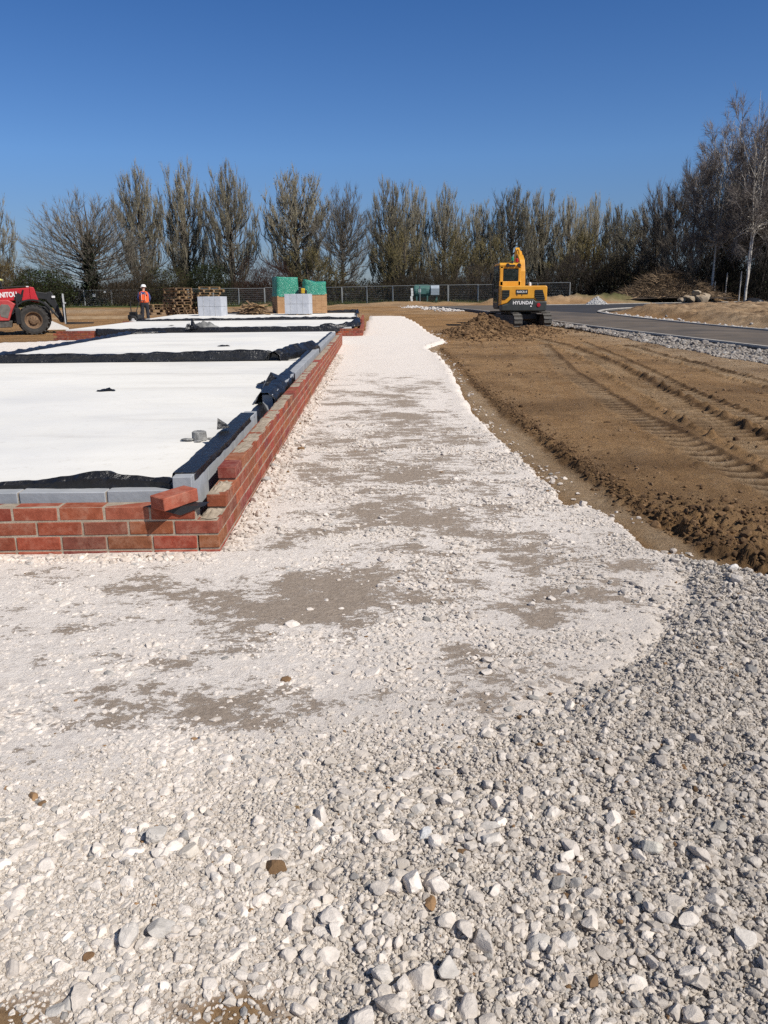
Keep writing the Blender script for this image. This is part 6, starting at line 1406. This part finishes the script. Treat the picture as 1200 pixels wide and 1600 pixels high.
# ------------------------------------------------------------------ brush heap, stone pile, rubble on the right
p = at(1040, 472, 0, 76.); bx, by = p.x, 76.; zb = gz(bx, by)
bh = empty('brush_heap', (bx, by, zb - .25), 'long heap of cut brown branches and roots in front of the right hand trees', 'brush heap')
def hp(u, v): return 2.35 * np.exp(-((u + .2) / 3.1) ** 2 - (v / 1.7) ** 2) * (1 + .22 * fbm(u, v, 1.4, 4, 6)) + .5 * np.exp(-((u - 3.4) / 1.4) ** 2 - (v / 1.3) ** 2)
U, Vv = np.meshgrid(np.linspace(-5.2, 5.4, 70), np.linspace(-3, 3, 40), indexing='ij'); Zh = hp(U, Vv) * .9 - .12
i = (np.arange(69)[:, None] * 40 + np.arange(39)[None]).ravel()
link('core', np_mesh('core', np.stack([U, Vv, Zh], -1).reshape(-1, 3), np.stack([i, i + 40, i + 41, i + 1], -1), pmat('brush_soil', (.06, .04, .025), (.025, .018, .012), 2, .95, bs=.6, bd=.05), smooth=True), bh)
r = np.random.default_rng(91); n = 9500; u = r.normal(-.1, 2.2, n); v = r.normal(-.3, 1.1, n); k = (hp(u, v) > .12); u, v = u[k], v[k]; n = len(u); P0 = np.c_[u, v, hp(u, v) * r.uniform(.75, 1.06, n) - .05]
d = unit(np.c_[r.normal(0, 1, n), r.normal(0, 1, n), r.normal(.0, .32, n)]); vv, ff = twig_mesh(P0 - d * .1, P0 + d * r.uniform(.3, 1.3, n)[:, None], r.uniform(.012, .045, n)); t = r.random((n, 1)) ** 1.6; C = np.array((.06, .042, .028)) * (1 - t) + np.array((.48, .34, .21)) * t
link('branches', np_mesh('branches', vv, ff, M_TWIG, cols=np.repeat(C, 4, 0)), bh)
p = at(932, 476, 0, 67.5); V0, F0 = ico(3); mb = MB(); U, Vv = np.meshgrid(np.linspace(-1, 1, 40), np.linspace(-1, 1, 40), indexing='ij'); rr_ = np.hypot(U, Vv); Zc = np.clip(1 - rr_ * 1.05, -.05, 1) * .95 * (1 + .12 * fbm(U, Vv, .3, 3, 4)); i = (np.arange(39)[:, None] * 40 + np.arange(39)[None]).ravel()
P3 = np.stack([U * 1.25, Vv * 1.1, Zc * .85], -1).reshape(-1, 3); sp = [(P3, tri(np.stack([i, i + 40, i + 41, i + 1], -1)), np.tile(np.array((.50, .49, .47)), (1600, 1)))]
r = np.random.default_rng(14); q = np.c_[r.normal(0, .5, 900), r.normal(0, .45, 900)]; zq = np.clip(1 - np.hypot(q[:, 0] / 1.25, q[:, 1] / 1.1) * 1.05, 0, 1) * .8; sp.append(scatter(np.c_[q, zq], r.gamma(5, .018, 900) + .02, r.uniform(.5, .9, 900), P12, F12, stone_cols(900, r, (.42, .41, .40), (.66, .65, .63)), r))
o = stone_obj('stone_pile', sp, M_STONE); o.location = (p.x, 67.5, gz(p.x, 67.5) + .0); tag(o, 'small cone of whitish stone in front of the tan soil bank', 'stone pile')
Pr, Fr = stone_protos(3, 6, 41, 8); M_RUBB = pmat('pale_rubble', (.36, .29, .21), (.22, .16, .10), 2, .9, bs=.5, bd=.02)
for k, (px, py, s, lab) in enumerate([(1078, 466, 1.1, 'largest pale boulder at the right foot of the brush heap'), (1094, 468, 1.3, 'flat tan boulder right of the largest pale one'), (1086, 458, .9, 'boulder perched on top of the pale pair by the brush heap'), (1066, 469, .7, 'small boulder left of the pale pair under the branches'), (1102, 462, .8, 'brown boulder at the far right of the rubble by the brush heap')]):
    p = at(px, py, 0, 72.); o = link('boulder', np_mesh('boulder', Pr[k] * np.array([.6, .5, .34]) * s, Fr, M_RUBB)); o.location = (p.x, 72., p.z + .1); o.location.z = max(gz(p.x, 72) + .2 * s, p.z); tag(o, lab, 'boulder')
p = at(1178, 472, 0, 63.); o = link('black_sack', np_mesh('black_sack', Pr[5] * np.array([.75, .5, .45]), Fr, M_DPM, smooth=True)); o.location = (p.x, 63., gz(p.x, 63.) + .3); tag(o, 'black sack dumped by the side road near the right edge', 'sack')
r = np.random.default_rng(19)
